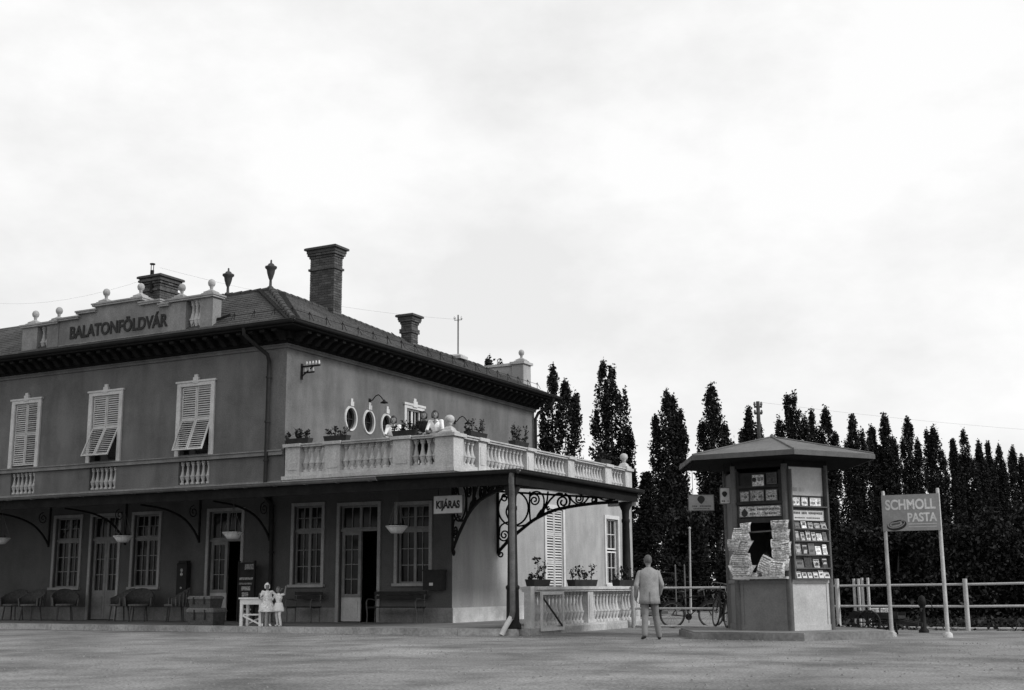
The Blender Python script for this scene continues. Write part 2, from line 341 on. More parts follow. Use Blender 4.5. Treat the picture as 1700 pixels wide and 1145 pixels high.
# roof
AP = Vector((-1.8, 1.3, 10.85)); ZE = 9.13
RZ = [(1.3, 10.85), (3.1, 10.82), (5, 10.72), (9, 10.54), (10.3, 10.47), (15.6, 10.45)]
def ridge_z(y): return float(np.interp(y, [p[0] for p in RZ], [p[1] for p in RZ]))
b = MB()
b.add([(-15.9, -EV, ZE), (EV, -EV, ZE), AP, (-15.9, 1.3, 10.85)], [(0, 1, 2, 3)])
ys = [p[0] for p in RZ]
for i in range(len(ys) - 1):
    ya, yb = ys[i], ys[i + 1]; ea = -EV + (ya - 1.3) * (17.6 + EV) / (15.6 - 1.3); eb = -EV + (yb - 1.3) * (17.6 + EV) / (15.6 - 1.3)
    b.add([(EV, ea, ZE), (EV, eb, ZE), (-1.8, yb, RZ[i + 1][1]), (-1.8, ya, RZ[i][1])], [(0, 1, 2, 3)])
    b.add([(-1.8, ya, RZ[i][1]), (-1.8, yb, RZ[i + 1][1]), (-15.9, yb, 10.8), (-15.9, ya, 10.85)], [(0, 1, 2, 3)])
b.add([(EV, 17.6, ZE), (-15.9, 17.6, ZE), (-15.9, 15.6, 10.8), (-1.8, 15.6, 10.45)], [(0, 1, 2, 3)])
roof = b.build('roof', 'tile_ridge', ST)
def tiles(corner_fn, nu, nv):
    b = MB()
    for j in range(nv):
        for i in range(nu):
            o = .5 / nu if j % 2 else 0; u0 = i / nu + o; u1 = min(u0 + .95 / nu, 1); v0 = j / nv; v1 = min((j + 1.12) / nv, 1)
            if u0 >= .999: continue
            h = .028 + RNG.uniform(-.007, .009); a, c, d, e = corner_fn(u0, v0), corner_fn(u1, v0), corner_fn(u1, v1), corner_fn(u0, v1); up = Vector((0, 0, 1))
            a1 = a + up * h; c1 = c + up * (h + RNG.uniform(-.004, .004)); d1 = d + up * .01; e1 = e + up * .01
            b.add([a1, c1, d1, e1, a, c], [(0, 1, 2, 3), (4, 5, 1, 0), (0, 3, 4), (1, 5, 2)])
    return b
def cf_front(u, v):
    e0, e1 = Vector((-15.9, -EV - .04, ZE)), Vector((EV + .02, -EV - .04, ZE)); r0, r1 = Vector((-15.9, 1.3, 10.85)), AP
    return (e0.lerp(e1, u)).lerp(r0.lerp(r1, u), v)
def cf_side(u, v):
    ye = -EV + u * (17.6 + EV); yr = 1.3 + u * (15.6 - 1.3)
    return Vector((EV + .04, ye, ZE)).lerp(Vector((-1.8, yr, ridge_z(yr))), v)
tiles(cf_front, 88, 17).build('roof_tiles', 'tile', ST, kind='stuff'); tiles(cf_side, 92, 19).build('roof_tiles', 'tile', ST, kind='stuff')
# ridge and hip caps
cap = MB(); cap.lathe([(.10, -.19), (.075, .2)], (0, 0, 0), 8); capm = cap.mesh('ridge_tile', 'tile_ridge')
def ridge(a, c):
    a = Vector(a); c = Vector(c); L = (c - a).length; k = max(int(L / .36), 1); q = (c - a).to_track_quat('Z', 'Y').to_euler()
    for i in range(k): inst('ridge_tile', capm, roof, a.lerp(c, (i + .5) / k), q)
ridge((EV, -EV, ZE + .04), AP + Vector((0, 0, .02))); ridge(AP, (-5, 1.3, 10.85))
for i in range(len(RZ) - 1): ridge((-1.8, RZ[i][0], RZ[i][1]), (-1.8, RZ[i + 1][0], RZ[i + 1][1]))
b = MB()
for s in (0, 1):   # broad lead strips beside the hip
    off = Vector((-.34, .0, 0)) if s == 0 else Vector((0, .42, 0))
    b.bar(Vector((EV, -EV, ZE + .045)) + off * .4, AP + Vector((0, 0, .03)) + off * 1.15, .26, .03)
b.build('lead_strip', 'eave', ST)
# snow guards
sg = MB(); sg.tube([(0, 0, 0), (0, 0, .3)], .012, 5); sg.tube([(0, 0, .28), (.16, 0, 0)], .010, 5); sg.tube([(-.05, 0, .2), (-.02, 0, .27)], .010, 5); sgm = sg.mesh('snow_guard', 'iron')
for i in range(20):
    y = -.5 + .88 * i; inst('snow_guard', sgm, roof, (.55, y, 9.36))
for i in range(5): inst('snow_guard', sgm, roof, (-.1 - .8 * i, -.55, 9.4), (0, 0, -math.pi / 2))
b = MB(); b.tube([(.55, -.5, 9.58), (.55, 16.3, 9.58)], .009, 5); b.tube([(.2, -.55, 9.6), (-3.2, -.55, 9.6)], .009, 5); b.build('snow_rail', 'iron', ST)
# urn finials
ur = MB(); ur.lathe([(.11, 0), (.11, .05), (.05, .10), (.045, .30), (.08, .38), (.13, .55), (.15, .68), (.21, .74), (.21, .79), (.12, .83), (.10, .88), (.035, .92), (.03, 1.02), (.001, 1.05)], (0, 0, 0), 12); urm = ur.mesh('urn_finial', 'tile_ridge')
inst('urn_finial', urm, ST, (-1.8, 1.3, 10.88), (0, 0, 0), (.95, .95, .95)); inst('urn_finial', urm, ST, (-3.62, 1.3, 10.88), (0, 0, 0), (.95, .95, .9))

# chimneys built of bricks
def chimney(x0, x1, y0, y1, z0, z1, zb, top=.42):
    b = MB(); b.box(x0 + .018, x1 - .018, y0 + .018, y1 - .018, z0, z1 - .05)
    c = b.build('chimney', 'mortar', ST)
    ch = .09; L = .26; D = .12
    bm = MB(); bm.box(-L / 2 + .006, L / 2 - .006, 0, D, -.038, .038); bme = bm.mesh('brick', 'brick')
    hb = MB(); hb.box(-L / 4 + .006, L / 4 - .006, 0, D, -.038, .038); hbe = hb.mesh('brick', 'brick')
    def run(ax, fixed, a0, a1, z, k, out):
        n = max(round((a1 - a0) / L), 1); s = (a1 - a0) / n
        cells = [(a0 + s * i, a0 + s * (i + 1)) for i in range(n)] if k % 2 == 0 else [(a0, a0 + s / 2)] + [(a0 + s * (i + .5), a0 + s * (i + 1.5)) for i in range(n - 1)] + [(a1 - s / 2, a1)]
        for p, q in cells:
            j = random.uniform(0, .008); half = (q - p) < s * .75; me = hbe if half else bme; sx = (q - p) / (L / 2 if half else L); m = (p + q) / 2
            if ax == 'x': inst('brick', me, c, (m, fixed - out - j, z), (0, 0, 0), (sx, 1, 1))
            else: inst('brick', me, c, (fixed + out + j, m, z), (0, 0, math.pi / 2), (sx, 1, 1))
    k = 0; z = z0 + ch / 2
    while z < z1 - .2:
        out = .0
        if abs(z - zb) < .06: out = .05
        if z > z1 - top: out = .03 + .05 * int((z - (z1 - top)) / ch)
        run('x', y0, x0 - out, x1 + out, z, k, out); run('y', x1, y0 - out, y1 + out, z, k + 1, out); z += ch; k += 1
    m = MB(); cx, cy = (x0 + x1) / 2, (y0 + y1) / 2; hx, hy = (x1 - x0) / 2, (y1 - y0) / 2
    m.rect([(hx + .10, hy + .10, z1 - .22), (hx + .10, hy + .10, z1 - .12), (hx + .17, hy + .17, z1 - .10), (hx + .17, hy + .17, z1 - .03), (hx + .12, hy + .12, z1)], cx, cy); m.build('chimney_cap', 'brickcap', c)
    m = MB(); m.box(x0 - .07, x1 + .08, y0 - .10, y0 - .02, z0 - .1, z0 + .12); m.bar((x1 + .06, y0 - .1, z0 - .02), (x0 - .2, y0 - .35, z0 + .62), .14, .04); m.build('flashing', 'eave', c)
    return c
chimney(-2.55, -1.5, 4.4, 4.9, 10.35, 13.1, 12.3); chimney(-1.98, -1.5, 9.5, 9.98, 10.2, 11.58, 10.92, .36)
c0 = chimney(-9.2, -8.35, 3.0, 3.95, 10.8, 12.58, 12.0)
m = MB(); m.tube([(-8.72, 2.95, 11.9), (-8.72, 2.95, 12.75)], .07, 8); m.tube([(-8.78, 2.95, 12.75), (-8.78, 2.95, 12.98)], .015, 5); m.tube([(-8.66, 2.95, 12.75), (-8.66, 2.95, 12.98)], .015, 5); m.lathe([(.10, 0), (.10, .04)], (-8.72, 2.95, 12.97), 8); m.build('flue_pipe', 'iron', c0)

# balusters
def baluster_mesh(h, r, material):
    b = MB(); p = [(.95, 0), (.95, .08), (.5, .10), (.62, .16), (1.0, .28), (1.02, .36), (.8, .46), (.5, .62), (.42, .74), (.5, .82), (.78, .85), (.78, .89), (.55, .90), (.95, .92), (.95, 1.0)]
    b.lathe([(r * q, h * z) for q, z in p], (0, 0, 0), 10); b.lathe([(r * 1.18, h * .33), (r * 1.22, h * .36), (r * 1.18, h * .39)], (0, 0, 0), 10); return b.mesh('baluster', material)
# blind balustrade panels below upper windows
bmesh_w = baluster_mesh(.72, .078, 'stone')
for a, c in BALU:
    for i in range(6): inst('baluster', bmesh_w, ST, (a + (c - a) * (i + .5) / 6, .09, 4.41))
# front parapet, standing just behind the gutter
PY = -.75
def PX(x): return 24.027 + (x - 24.027) * .97855
def PZ(z): return 1.1 + (z - 1.1) * .97855
b = MB(); y0, y1 = PY, PY + .4
def pbx(xa, xb, za, zb): b.box(PX(xa), PX(xb), y0, y1, za, PZ(zb))
pbx(-11.8, -11.05, 9.1, 10.3); pbx(-10.55, -10.0, 9.1, 10.3); pbx(-4.9, -4.15, 9.1, 10.44); pbx(-3.52, -3.0, 9.1, 10.46)
def pby(xa, xb, za, zb): b.box(PX(xa), PX(xb), y0 + .02, y1 - .02, za, PZ(zb))
pby(-10, -4.9, 9.1, 10.36); b.box(PX(-9.1), PX(-5.3), y0 + .02, y1 - .02, PZ(10.36), PZ(10.52)); b.box(PX(-8.3), PX(-6.1), y0 + .02, y1 - .02, PZ(10.52), PZ(10.70))
b.box(PX(-11.05), PX(-10.55), y0 + .05, y1 - .05, 9.1, PZ(9.42)); b.box(PX(-4.15), PX(-3.52), y0 + .05, y1 - .05, 9.1, PZ(9.46))
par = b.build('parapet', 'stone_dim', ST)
b = MB()
for xa, xb, z in [(-11.86, -10.0, 10.3), (-10.0, -9.02, 10.36), (-9.12, -8.22, 10.52), (-8.36, -6.04, 10.70), (-6.18, -5.24, 10.52), (-5.3, -4.86, 10.36), (-4.95, -2.93, 10.46)]:
    b.box(PX(xa), PX(xb), y0 - .08, y1 + .08, PZ(z), PZ(z) + .06); b.box(PX(xa) - .03, PX(xb) + .03, y0 - .11, y1 + .11, PZ(z) + .06, PZ(z) + .11)
b.box(PX(-9.95), PX(-4.95), y0 - .01, y0 + .018, PZ(9.42), PZ(9.50)); b.build('parapet_coping', 'coping', ST)
bp_ = baluster_mesh(.86, .10, 'stone')
for x in (-10.93, -10.68): inst('baluster', bp_, par, (PX(x), y0 + .2, PZ(9.42)))
bp2 = baluster_mesh(.98, .105, 'stone')
for x in (-4.0, -3.83, -3.66): inst('baluster', bp2, par, (PX(x), y0 + .2, PZ(9.46)))
def finial_mesh(material='stone'):
    b = MB(); b.rect([(.27, .21, 0), (.27, .21, .06), (.20, .17, .08), (.20, .17, .12), (.10, .09, .17), (.06, .06, .20)], 0, 0); b.lathe([(.055, .19), (.05, .26), (.07, .28), (.05, .30), (.10, .33), (.125, .40), (.125, .46), (.095, .53), (.04, .565), (.001, .57)], (0, 0, 0), 14); return b.mesh('ball_finial', material)
fm = finial_mesh('coping')
for x, z in [(-11.43, 10.41), (-10.25, 10.41), (-8.0, 10.81), (-6.4, 10.81), (-4.55, 10.57), (-3.27, 10.57)]: inst('ball_finial', fm, par, (PX(x), y0 + .2, PZ(z)), (0, 0, 0), (.95, .95, .95))
b = text_mb('BALATONFÖLDVÁR', 4.40, .42, Pl((0, y0 + .018, 0), (1, 0, 0), (0, -1, 0)), PX(-9.43), PZ(9.70), 0, bold=.028, extr=.03); b.build('lettering', 'ink', par)
# iron snow bar by the parapet
b = MB(); b.bar((-2.9, -.6, 9.42), (-1.9, -.5, 9.66), .03, .08); b.build('roof_bracket', 'iron', ST)
# rear parapet
b = MB(); b.box(-6.5, -.75, 16.55, 16.95, 9.4, 10.55); b.box(-.75, -.2, 16.4, 17.1, 9.15, 10.57); rp = b.build('rear_parapet', 'plaster_low', ST)
b = MB(); b.box(-6.6, -.78, 16.48, 17.02, 10.55, 10.66); b.box(-.83, -.12, 16.32, 17.18, 10.57, 10.68); b.build('parapet_coping', 'stone', rp); inst('ball_finial', fm, rp, (-.47, 16.75, 10.69))
# roof pole
rpole = thing('roof_pole', 'slim pole with two insulators standing on the station roof ridge', 'pole', (-1.75, 13.5, 10.42))
b = MB(); b.tube([(0, 0, 0), (0, 0, 1.9)], .03, 6); b.tube([(-.17, -.02, 1.68), (.17, .02, 1.68)], .015, 5); b.build('pole', 'iron_grey', rpole)
b = MB(); b.sq([(.3, 0), (.3, .12), (.2, .2), (.05, .22)], 0, 0); b.build('base', 'stone', rpole)
for s in (-1, 1):
    b = MB(); b.lathe([(.012, 0), (.045, .03), (.05, .07), (.03, .10), (.04, .13), (.001, .16)], (.17 * s, 0, 1.69 if s > 0 else 1.72), 8); b.build('insulator', 'white_paint', rpole)

# upper windows with louvred shutters
slat_me = {}
def slat(wd, material):
    k = (round(wd, 3), material)
    if k not in slat_me:
        b = MB(); a = R(38); b.box(-wd / 2, wd / 2, -.006, .006, -.032, .032); slat_me[k] = b.mesh('slat', material)
    return slat_me[k]
def louvre(parent, pl, u0, u1, z0, z1, d, tilt, mats=('shutter', 'shutter'), pitch=.074, name='shutter'):
    """a louvred leaf hinged at z1; tilt swings its foot outwards"""
    P = lambda u, s, e: pl.p(u, z1 - s * math.cos(tilt) + e * math.sin(tilt) * 0, d + s * math.sin(tilt)) + pl.n * (e * math.cos(tilt)) + Vector((0, 0, e * math.sin(tilt)))
    H = z1 - z0; t = .05; b = MB()
    def bx(ua, ub, sa, sb, e0=-.018, e1=.018):
        b.hexa([P(ua, sb, e1), P(ub, sb, e1), P(ub, sb, e0), P(ua, sb, e0), P(ua, sa, e1), P(ub, sa, e1), P(ub, sa, e0), P(ua, sa, e0)])
    bx(u0, u0 + t, 0, H); bx(u1 - t, u1, 0, H); bx(u0 + t, u1 - t, 0, t); bx(u0 + t, u1 - t, H - t, H)
    b.build(name, mats[0], parent)
    n = int((H - 2 * t) / pitch); me = slat(u1 - u0 - 2 * t, mats[1]); rz = math.atan2(pl.u.y, pl.u.x)
    for i in range(n):
        s = t + (H - 2 * t) * (i + .5) / n; p = P((u0 + u1) / 2, s, 0)
        o = inst('slat', me, parent, p); o.rotation_euler = (Matrix.Rotation(rz, 4, 'Z') @ Matrix.Rotation(R(-42) - tilt, 4, 'X')).to_euler()
for k, (a, c) in enumerate(WINU):
    b = MB(); t = .16
    b.pbox(FR, a, a + t, 5.32, 7.74, .0, .06); b.pbox(FR, c - t, c, 5.32, 7.74, .0, .06); b.pbox(FR, a + t, c - t, 7.58, 7.74, .0, .062); b.pbox(FR, a - .05, c + .05, 7.70, 7.76, .0, .09)
    cx = (a + c) / 2; b.pbox(FR, cx - .11, cx + .11, 7.66, 7.86, .0, .085); b.pbox(FR, cx - .07, cx + .07, 7.86, 7.95, .0, .07)
    wn = b.build('window', 'trim', ST)
    b = MB(); b.add([FR.p(a + t, 5.36, -.2), FR.p(c - t, 5.36, -.2), FR.p(c - t, 7.58, -.2), FR.p(a + t, 7.58, -.2)], [(0, 1, 2, 3)]); b.build('pane', 'glass', wn)
    zm = 6.50
    for h in (0, 1):
        u0 = a + t + .01 + h * (c - a - 2 * t) / 2; u1 = u0 + (c - a - 2 * t) / 2 - .015
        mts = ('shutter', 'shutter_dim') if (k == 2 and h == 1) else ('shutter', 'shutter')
        louvre(wn, FR, u0, u1, zm + .005, 7.57, -.03, 0, mts); louvre(wn, FR, u0, u1, 5.40, zm - .005, -.03, [R(21), R(25), 0][k], mts)
# oval windows
for c, zc, a, h in OV:
    b = MB(); n = 36
    def ring(k, d): return [SU.p(c + (a + k) * math.cos(2 * math.pi * i / n), zc + (h + k) * math.sin(2 * math.pi * i / n), d) for i in range(n)]
    rs = [ring(-.01, -.05), ring(-.01, .035), ring(.045, .04), ring(.06, .0)]; vs = sum(rs, [])
    b.add(vs, [(q * n + i, q * n + (i + 1) % n, (q + 1) * n + (i + 1) % n, (q + 1) * n + i) for q in range(3) for i in range(n)], 0, False)
    b.pbox(SU, c - .09, c + .09, zc + h + .05, zc + h + .20, 0, .07); b.pbox(SU, c - .055, c + .055, zc + h + .20, zc + h + .30, 0, .05)
    wn = b.build('window', 'trim', ST)
    b = MB(); b.add([SU.p(c + a * math.cos(2 * math.pi * i / n), zc + h * math.sin(2 * math.pi * i / n), -.14) for i in range(n)], [tuple(range(n))]); b.build('pane', 'glass', wn)
    b = MB(); b.pbox(SU, c - .018, c + .018, zc - h, zc + h, -.13, -.10); b.pbox(SU, c - a, c + a, zc - .018, zc + .018, -.13, -.101); b.build('glazing_bar', 'wood_dark', wn)

# glazed windows and doors: pane grids
def grid(parent, pl, u0, u1, z0, z1, cols, rows, d, fm='wood_grey', t=.05, mt=.022, centre=.09):
    b = MB(); b.pbox(pl, u0, u0 + t, z0, z1, d - .05, d + .03); b.pbox(pl, u1 - t, u1, z0, z1, d - .05, d + .03); b.pbox(pl, u0 + t, u1 - t, z0, z0 + t, d - .05, d + .028); b.pbox(pl, u0 + t, u1 - t, z1 - t, z1, d - .05, d + .028)
    ua, ub, za, zb = u0 + t, u1 - t, z0 + t, z1 - t; edges = [ua]
    cw = (ub - ua) / cols
    for i in range(1, cols):
        wd = centre if (cols % 2 == 0 and i == cols // 2 and centre) else mt
        b.pbox(pl, ua + cw * i - wd / 2, ua + cw * i + wd / 2, za, zb, d - .03, d + (.025 if wd > .05 else .012))
    for j in range(1, rows): b.pbox(pl, ua, ub, za + (zb - za) * j / rows - mt / 2, za + (zb - za) * j / rows + mt / 2, d - .028, d + .01)
    b.build('frame', fm, parent)
    p = MB(); p.pbox(pl, -cw / 2, cw / 2, -(zb - za) / rows / 2, (zb - za) / rows / 2, -.004, .004)
    for i in range(cols):
        for j in range(rows):
            q = MB(); j1, j2 = random.uniform(-.006, .006), random.uniform(-.006, .006)
            c = [(ua + cw * i, za + (zb - za) * j / rows), (ua + cw * (i + 1), za + (zb - za) * j / rows), (ua + cw * (i + 1), za + (zb - za) * (j + 1) / rows), (ua + cw * i, za + (zb - za) * (j + 1) / rows)]
            ds = [d - .02 + j1, d - .02 - j2, d - .02 - j1, d - .02 + j2]; ds = [min(x, d - .015) for x in ds]
            q.add([pl.p(x, z, dd) for (x, z), dd in zip(c, ds)], [(0, 1, 2, 3)]); q.build('pane', 'glass', parent)
def surround(pl, u0, u1, z0, z1, name, material, e=.1, sill=True):
    b = MB(); b.pbox(pl, u0 - e, u0, z0, z1 + e, 0, .045); b.pbox(pl, u1, u1 + e, z0, z1 + e, 0, .045); b.pbox(pl, u0, u1, z1, z1 + e, 0, .044)
    if sill: b.pbox(pl, u0 - e - .04, u1 + e + .04, z0 - .08, z0, -.15, .10)
    return b.build(name, material, ST)
for k, cols, tr in (('w0', 4, 2.72), ('w1', 4, 2.72), ('wA', 4, 2.78), ('wB', 4, 2.73)):
    u0, u1, z0, z1 = GF[k]; wn = surround(FR, u0, u1, z0, z1, 'window', 'plaster_low'); grid(wn, FR, u0, u1, z0, tr, cols, 3, -.12); grid(wn, FR, u0, u1, tr + .06, z1, cols, 2, -.12)
    b = MB(); b.pbox(FR, u0, u1, tr, tr + .06, -.15, -.06); b.build('transom', 'wood_grey', wn)
wn = surround(FR, -13.6, -12.5, 1.2, 3.5, 'window', 'plaster_low'); grid(wn, FR, -13.6, -12.5, 1.2, 2.7, 4, 3, -.12); grid(wn, FR, -13.6, -12.5, 2.76, 3.5, 4, 2, -.12)
for k, tr, left in (('d0', 2.72, True), ('d2', 2.57, True), ('dB', 2.75, True)):
    u0, u1, z0, z1 = GF[k]; dn = surround(FR, u0, u1, z0, z1, 'door', 'plaster_low', sill=False); um = u0 + (u1 - u0) * (.52 if k != 'd0' else .5)
    grid(dn, FR, u0, u1, tr + .07, z1, 4, 1, -.12); b = MB(); b.pbox(FR, u0, u1, tr, tr + .07, -.15, -.04); b.build('transom', 'wood_grey', dn)
    zb = 1.0 if k != 'dB' else .85
    def leaf(ua, ub, pl):
        grid(dn, pl, ua, ub, zb, tr, 2, 3 if k != 'dB' else 4, -.12, centre=.022, t=.10); q = MB(); q.pbox(pl, ua, ub, z0 + .02, zb, -.15, -.10); q.pbox(pl, ua + .1, ub - .1, z0 + .12, zb - .1, -.1, -.085); q.build('door_panel', 'wood_grey' if k == 'd0' else 'wood_white', dn)
    leaf(u0 + .02, um, FR)
    if k == 'd0': leaf(um + .01, u1 - .02, FR)
    else: leaf(0.02, u1 - um, Pl((u1 - .02, .18, 0), (-.12, .99, 0), (-.99, -.12, 0)))     # open leaf swung inside
# side: shuttered opening and window
u0, u1, z0, z1 = SHW; wn = surround(SG, u0, u1, z0, z1, 'window', 'trim', .13)
b = MB(); b.add([SG.p(u0, z0, -.2), SG.p(u1, z0, -.2), SG.p(u1, z1, -.2), SG.p(u0, z1, -.2)], [(0, 1, 2, 3)]); b.build('pane', 'glass', wn)
um = (u0 + u1) / 2
for a, c in ((u0 + .02, um - .01), (um + .01, u1 - .02)):
    louvre(wn, SG, a, c, z0 + .02, 1.9, -.02, 0, pitch=.085); louvre(wn, SG, a, c, 1.91, 2.8, -.02, 0, pitch=.085); louvre(wn, SG, a, c, 2.81, z1 - .02, -.02, 0, pitch=.085)
u0, u1, z0, z1 = SGW; wn = surround(SG, u0, u1, z0, z1, 'window', 'trim', .13); grid(wn, SG, u0, u1, z0, 2.36, 3, 2, -.1, 'white_paint', centre=0); grid(wn, SG, u0, u1, 2.42, z1, 3, 2, -.1, 'white_paint', centre=0)
# terrace door
u0, u1, z0, z1 = 6.85, 7.88, 4.46, 7.45; dn = surround(SU, u0, u1, z0, z1, 'door', 'trim', .15, False); grid(dn, SU, u0, u1, 5.3, z1, 4, 3, -.1, 'white_paint'); b = MB(); b.pbox(SU, u0, u1, z0, 5.3, -.13, -.07); b.build('door_panel', 'white_paint', dn)
b = MB(); cx = (u0 + u1) / 2; b.pbox(SU, cx - .14, cx + .14, 7.52, 7.74, 0, .08); b.pbox(SU, cx - .08, cx + .08, 7.74, 7.84, 0, .06); b.pbox(SU, u0 - .2, u1 + .2, 7.56, 7.64, 0, .075); b.build('keystone', 'trim', dn)

# terrace: slab and balustrade
b = MB(); b.box(0.002, 6.0, -.0, 13.15, 4.3, 4.45); b.build('terrace_floor', 'platform', ST)
b = MB(); b.pbox(FR, .0, 6.12, 4.36, 4.47, 0, .12); b.pbox(FR, 0, 6.07, 4.24, 4.36, 0, .07); b.pbox(SG, 0, 13.25, 4.36, 4.47, 0, .12); b.pbox(SG, 0, 13.2, 4.24, 4.36, 0, .07); b.build('terrace_moulding', 'stone', ST)
FPI = [(.09, .64), (1.58, 2.13), (4.01, 4.6), (5.49, 6.04)]; SPI = [(-.04, .47), (1.42, 1.89), (4.5, 5.0), (7.55, 8.03), (10.65, 11.2), (12.5, 13.1)]
def balustrade(name, parent, zb, zt, runs, material, bal, pl_list):
    pass
b = MB(); ZB, ZT = 4.45, 5.44
b.box(.09, 6.0, -.02, .26, ZB, ZB + .13); b.box(5.74, 6.02, .26, 13.1, ZB, ZB + .131)
for x0, x1 in FPI[:-1]:
    b.box(x0, x1, -.06, .3, ZB, ZT - .10); b.box(x0 + .1, x1 - .1, -.075, -.06, ZB + .2, ZT - .26)
for y0, y1 in SPI[1:]:
    b.box(5.70, 6.06, y0, y1, ZB, ZT - .10); b.box(6.06, 6.075, y0 + .1, y1 - .1, ZB + .2, ZT - .26)
b.box(5.47, 6.08, -.08, .49, ZB, ZT - .10)
tb = b.build('terrace_balustrade', 'stone', ST)
b = MB(); b.box(.0, 6.06, -.07, .31, ZT - .10, ZT - .04); b.box(-.0, 6.1, -.11, .35, ZT - .04, ZT); b.box(5.69, 6.07, .312, 13.1, ZT - .101, ZT - .041); b.box(5.65, 6.11, .352, 13.15, ZT - .041, ZT - .001)
for x0, x1 in FPI[:-1]: b.box(x0 - .05, x1 + .05, -.14, .38, ZT - .085, ZT + .012)
for y0, y1 in SPI[1:]: b.box(5.62, 6.14, y0 - .05, y1 + .05, ZT - .085, ZT + .012)
b.box(5.42, 6.15, -.15, .55, ZT - .085, ZT + .014); b.build('rail', 'stone', tb)
tbm = baluster_mesh(ZT - ZB - .23, .095, 'stone')
def brun(parent, me, a, c, pitch, z):
    a = Vector(a); c = Vector(c); k = max(round((c - a).length / pitch), 1)
    for i in range(k): p = a.lerp(c, (i + .5) / k); inst('baluster', me, parent, (p.x, p.y, z), (0, 0, random.uniform(0, 6)))
for (a, c) in zip(FPI[:-1], FPI[1:]): brun(tb, tbm, (a[1], .12, 0), (c[0], .12, 0), .245, ZB + .13)
for (a, c) in zip(SPI[:-1], SPI[1:]): brun(tb, tbm, (5.88, a[1], 0), (5.88, c[0], 0), .245, ZB + .13)
big = MB(); big.sq([(.24, 0), (.24, .08), (.17, .11), (.13, .2), (.07, .26)], 0, 0); big.lathe([(.07, .25), (.07, .30), (.10, .32), (.07, .34), (.14, .40), (.17, .48), (.15, .58), (.08, .645), (.001, .66)], (0, 0, 0), 16); bigm = big.mesh('ball_finial', 'stone')
inst('ball_finial', bigm, tb, (5.78, .2, ZT + .01), (0, 0, 0), (.9, .9, .84)); inst('ball_finial', bigm, tb, (5.88, 12.8, ZT + .01), (0, 0, 0), (.9, .9, .88))

# canopy
b = MB(); XC = X1 + DC
zw, ze = 4.22, 3.84
b.add([(-15.9, .0, zw), (X1, .0, zw), (XC, -DC, ze), (-15.9, -DC, ze)], [(0, 1, 2, 3)]); b.add([(X1, 0, zw), (X1, 2.78, zw), (XC, 2.78, ze), (XC, -DC, ze)], [(0, 1, 2, 3)])
can = b.build('canopy', 'canopy_sheet', ST)
b = MB()
b.add([(-15.9, 0, 4.08), (X1, 0, 4.08), (XC - .06, -DC + .06, 3.70), (-15.9, -DC + .06, 3.70)], [(3, 2, 1, 0)]); b.add([(X1, 0, 4.08), (X1, 2.75, 4.08), (XC - .06, 2.75, 3.70), (XC - .06, -DC + .06, 3.70)], [(3, 2, 1, 0)])
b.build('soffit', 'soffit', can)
x = -15.6
while x < 5.9: b = MB(); b.bar((x, -.05, 4.0), (x, -DC + .1, 3.63), .08, .12); b.build('rafter', 'soffit', can); x += 1.15
b = MB(); b.box(-15.9, XC, -DC, -DC + .05, 3.50, 3.82); b.box(XC - .05, XC, -DC + .05, 3.3, 3.50, 3.82)
b.box(-15.9, XC + .03, -DC - .03, -DC, 3.74, 3.80); b.box(XC, XC + .03, -DC, 3.32, 3.74, 3.8); b.build('fascia', 'canopy_sheet', can)
b = MB(); half_gutter(b, (-15.9, -DC - .1, 3.84), (6.4, -DC - .1, 3.84), .085); b.tube([(-15.9, -DC - .185, 3.84), (6.4, -DC - .185, 3.84)], .014, 5)
for i in range(22): b.box(6.2 - i - .015, 6.2 - i + .015, -DC - .19, -DC, 3.745, 3.76)
b.build('gutter', 'zinc', can)
b = MB(); half_gutter(b, (6.42, -DC - .1, 3.84), (XC + .1, -DC - .1, 3.84), .085); half_gutter(b, (XC + .1, -DC - .1, 3.84), (XC + .1, 3.36, 3.84), .095); b.tube([(6.42, -DC - .19, 3.84), (XC + .19, -DC - .19, 3.84), (XC + .19, 3.36, 3.84)], .016, 5)
b.tube([(XC + .1, 3.36, 3.75), (XC + .1, 3.37, 3.84)], .09, 8); b.build('gutter', 'pipe_dark', can)
b = MB(); b.box(XC - .85, XC + .04, 3.06, 3.2, 3.4, 3.5); b.build('beam_end', 'stone', can)
# scrolled brackets (consoles)
def spiral(cx, cz, r0, turns, a0, ccw=1, r1=.03, n=26):
    return [(cx + (r0 + (r1 - r0) * i / (n - 1)) * math.cos(a0 + ccw * turns * 2 * math.pi * i / (n - 1)), cz + (r0 + (r1 - r0) * i / (n - 1)) * math.sin(a0 + ccw * turns * 2 * math.pi * i / (n - 1))) for i in range(n)]
def cat(pts, sub=6):
    out = []; P = [Vector((*p, 0)) for p in pts]
    for i in range(len(P) - 1):
        p0, p1, p2, p3 = P[max(i - 1, 0)], P[i], P[i + 1], P[min(i + 2, len(P) - 1)]
        for k in range(sub):
            t = k / sub; q = .5 * ((2 * p1) + (p2 - p0) * t + (2 * p0 - 5 * p1 + 4 * p2 - p3) * t * t + (3 * p1 - p0 - 3 * p2 + p3) * t ** 3); out.append((q.x, q.y))
    out.append(pts[-1]); return out
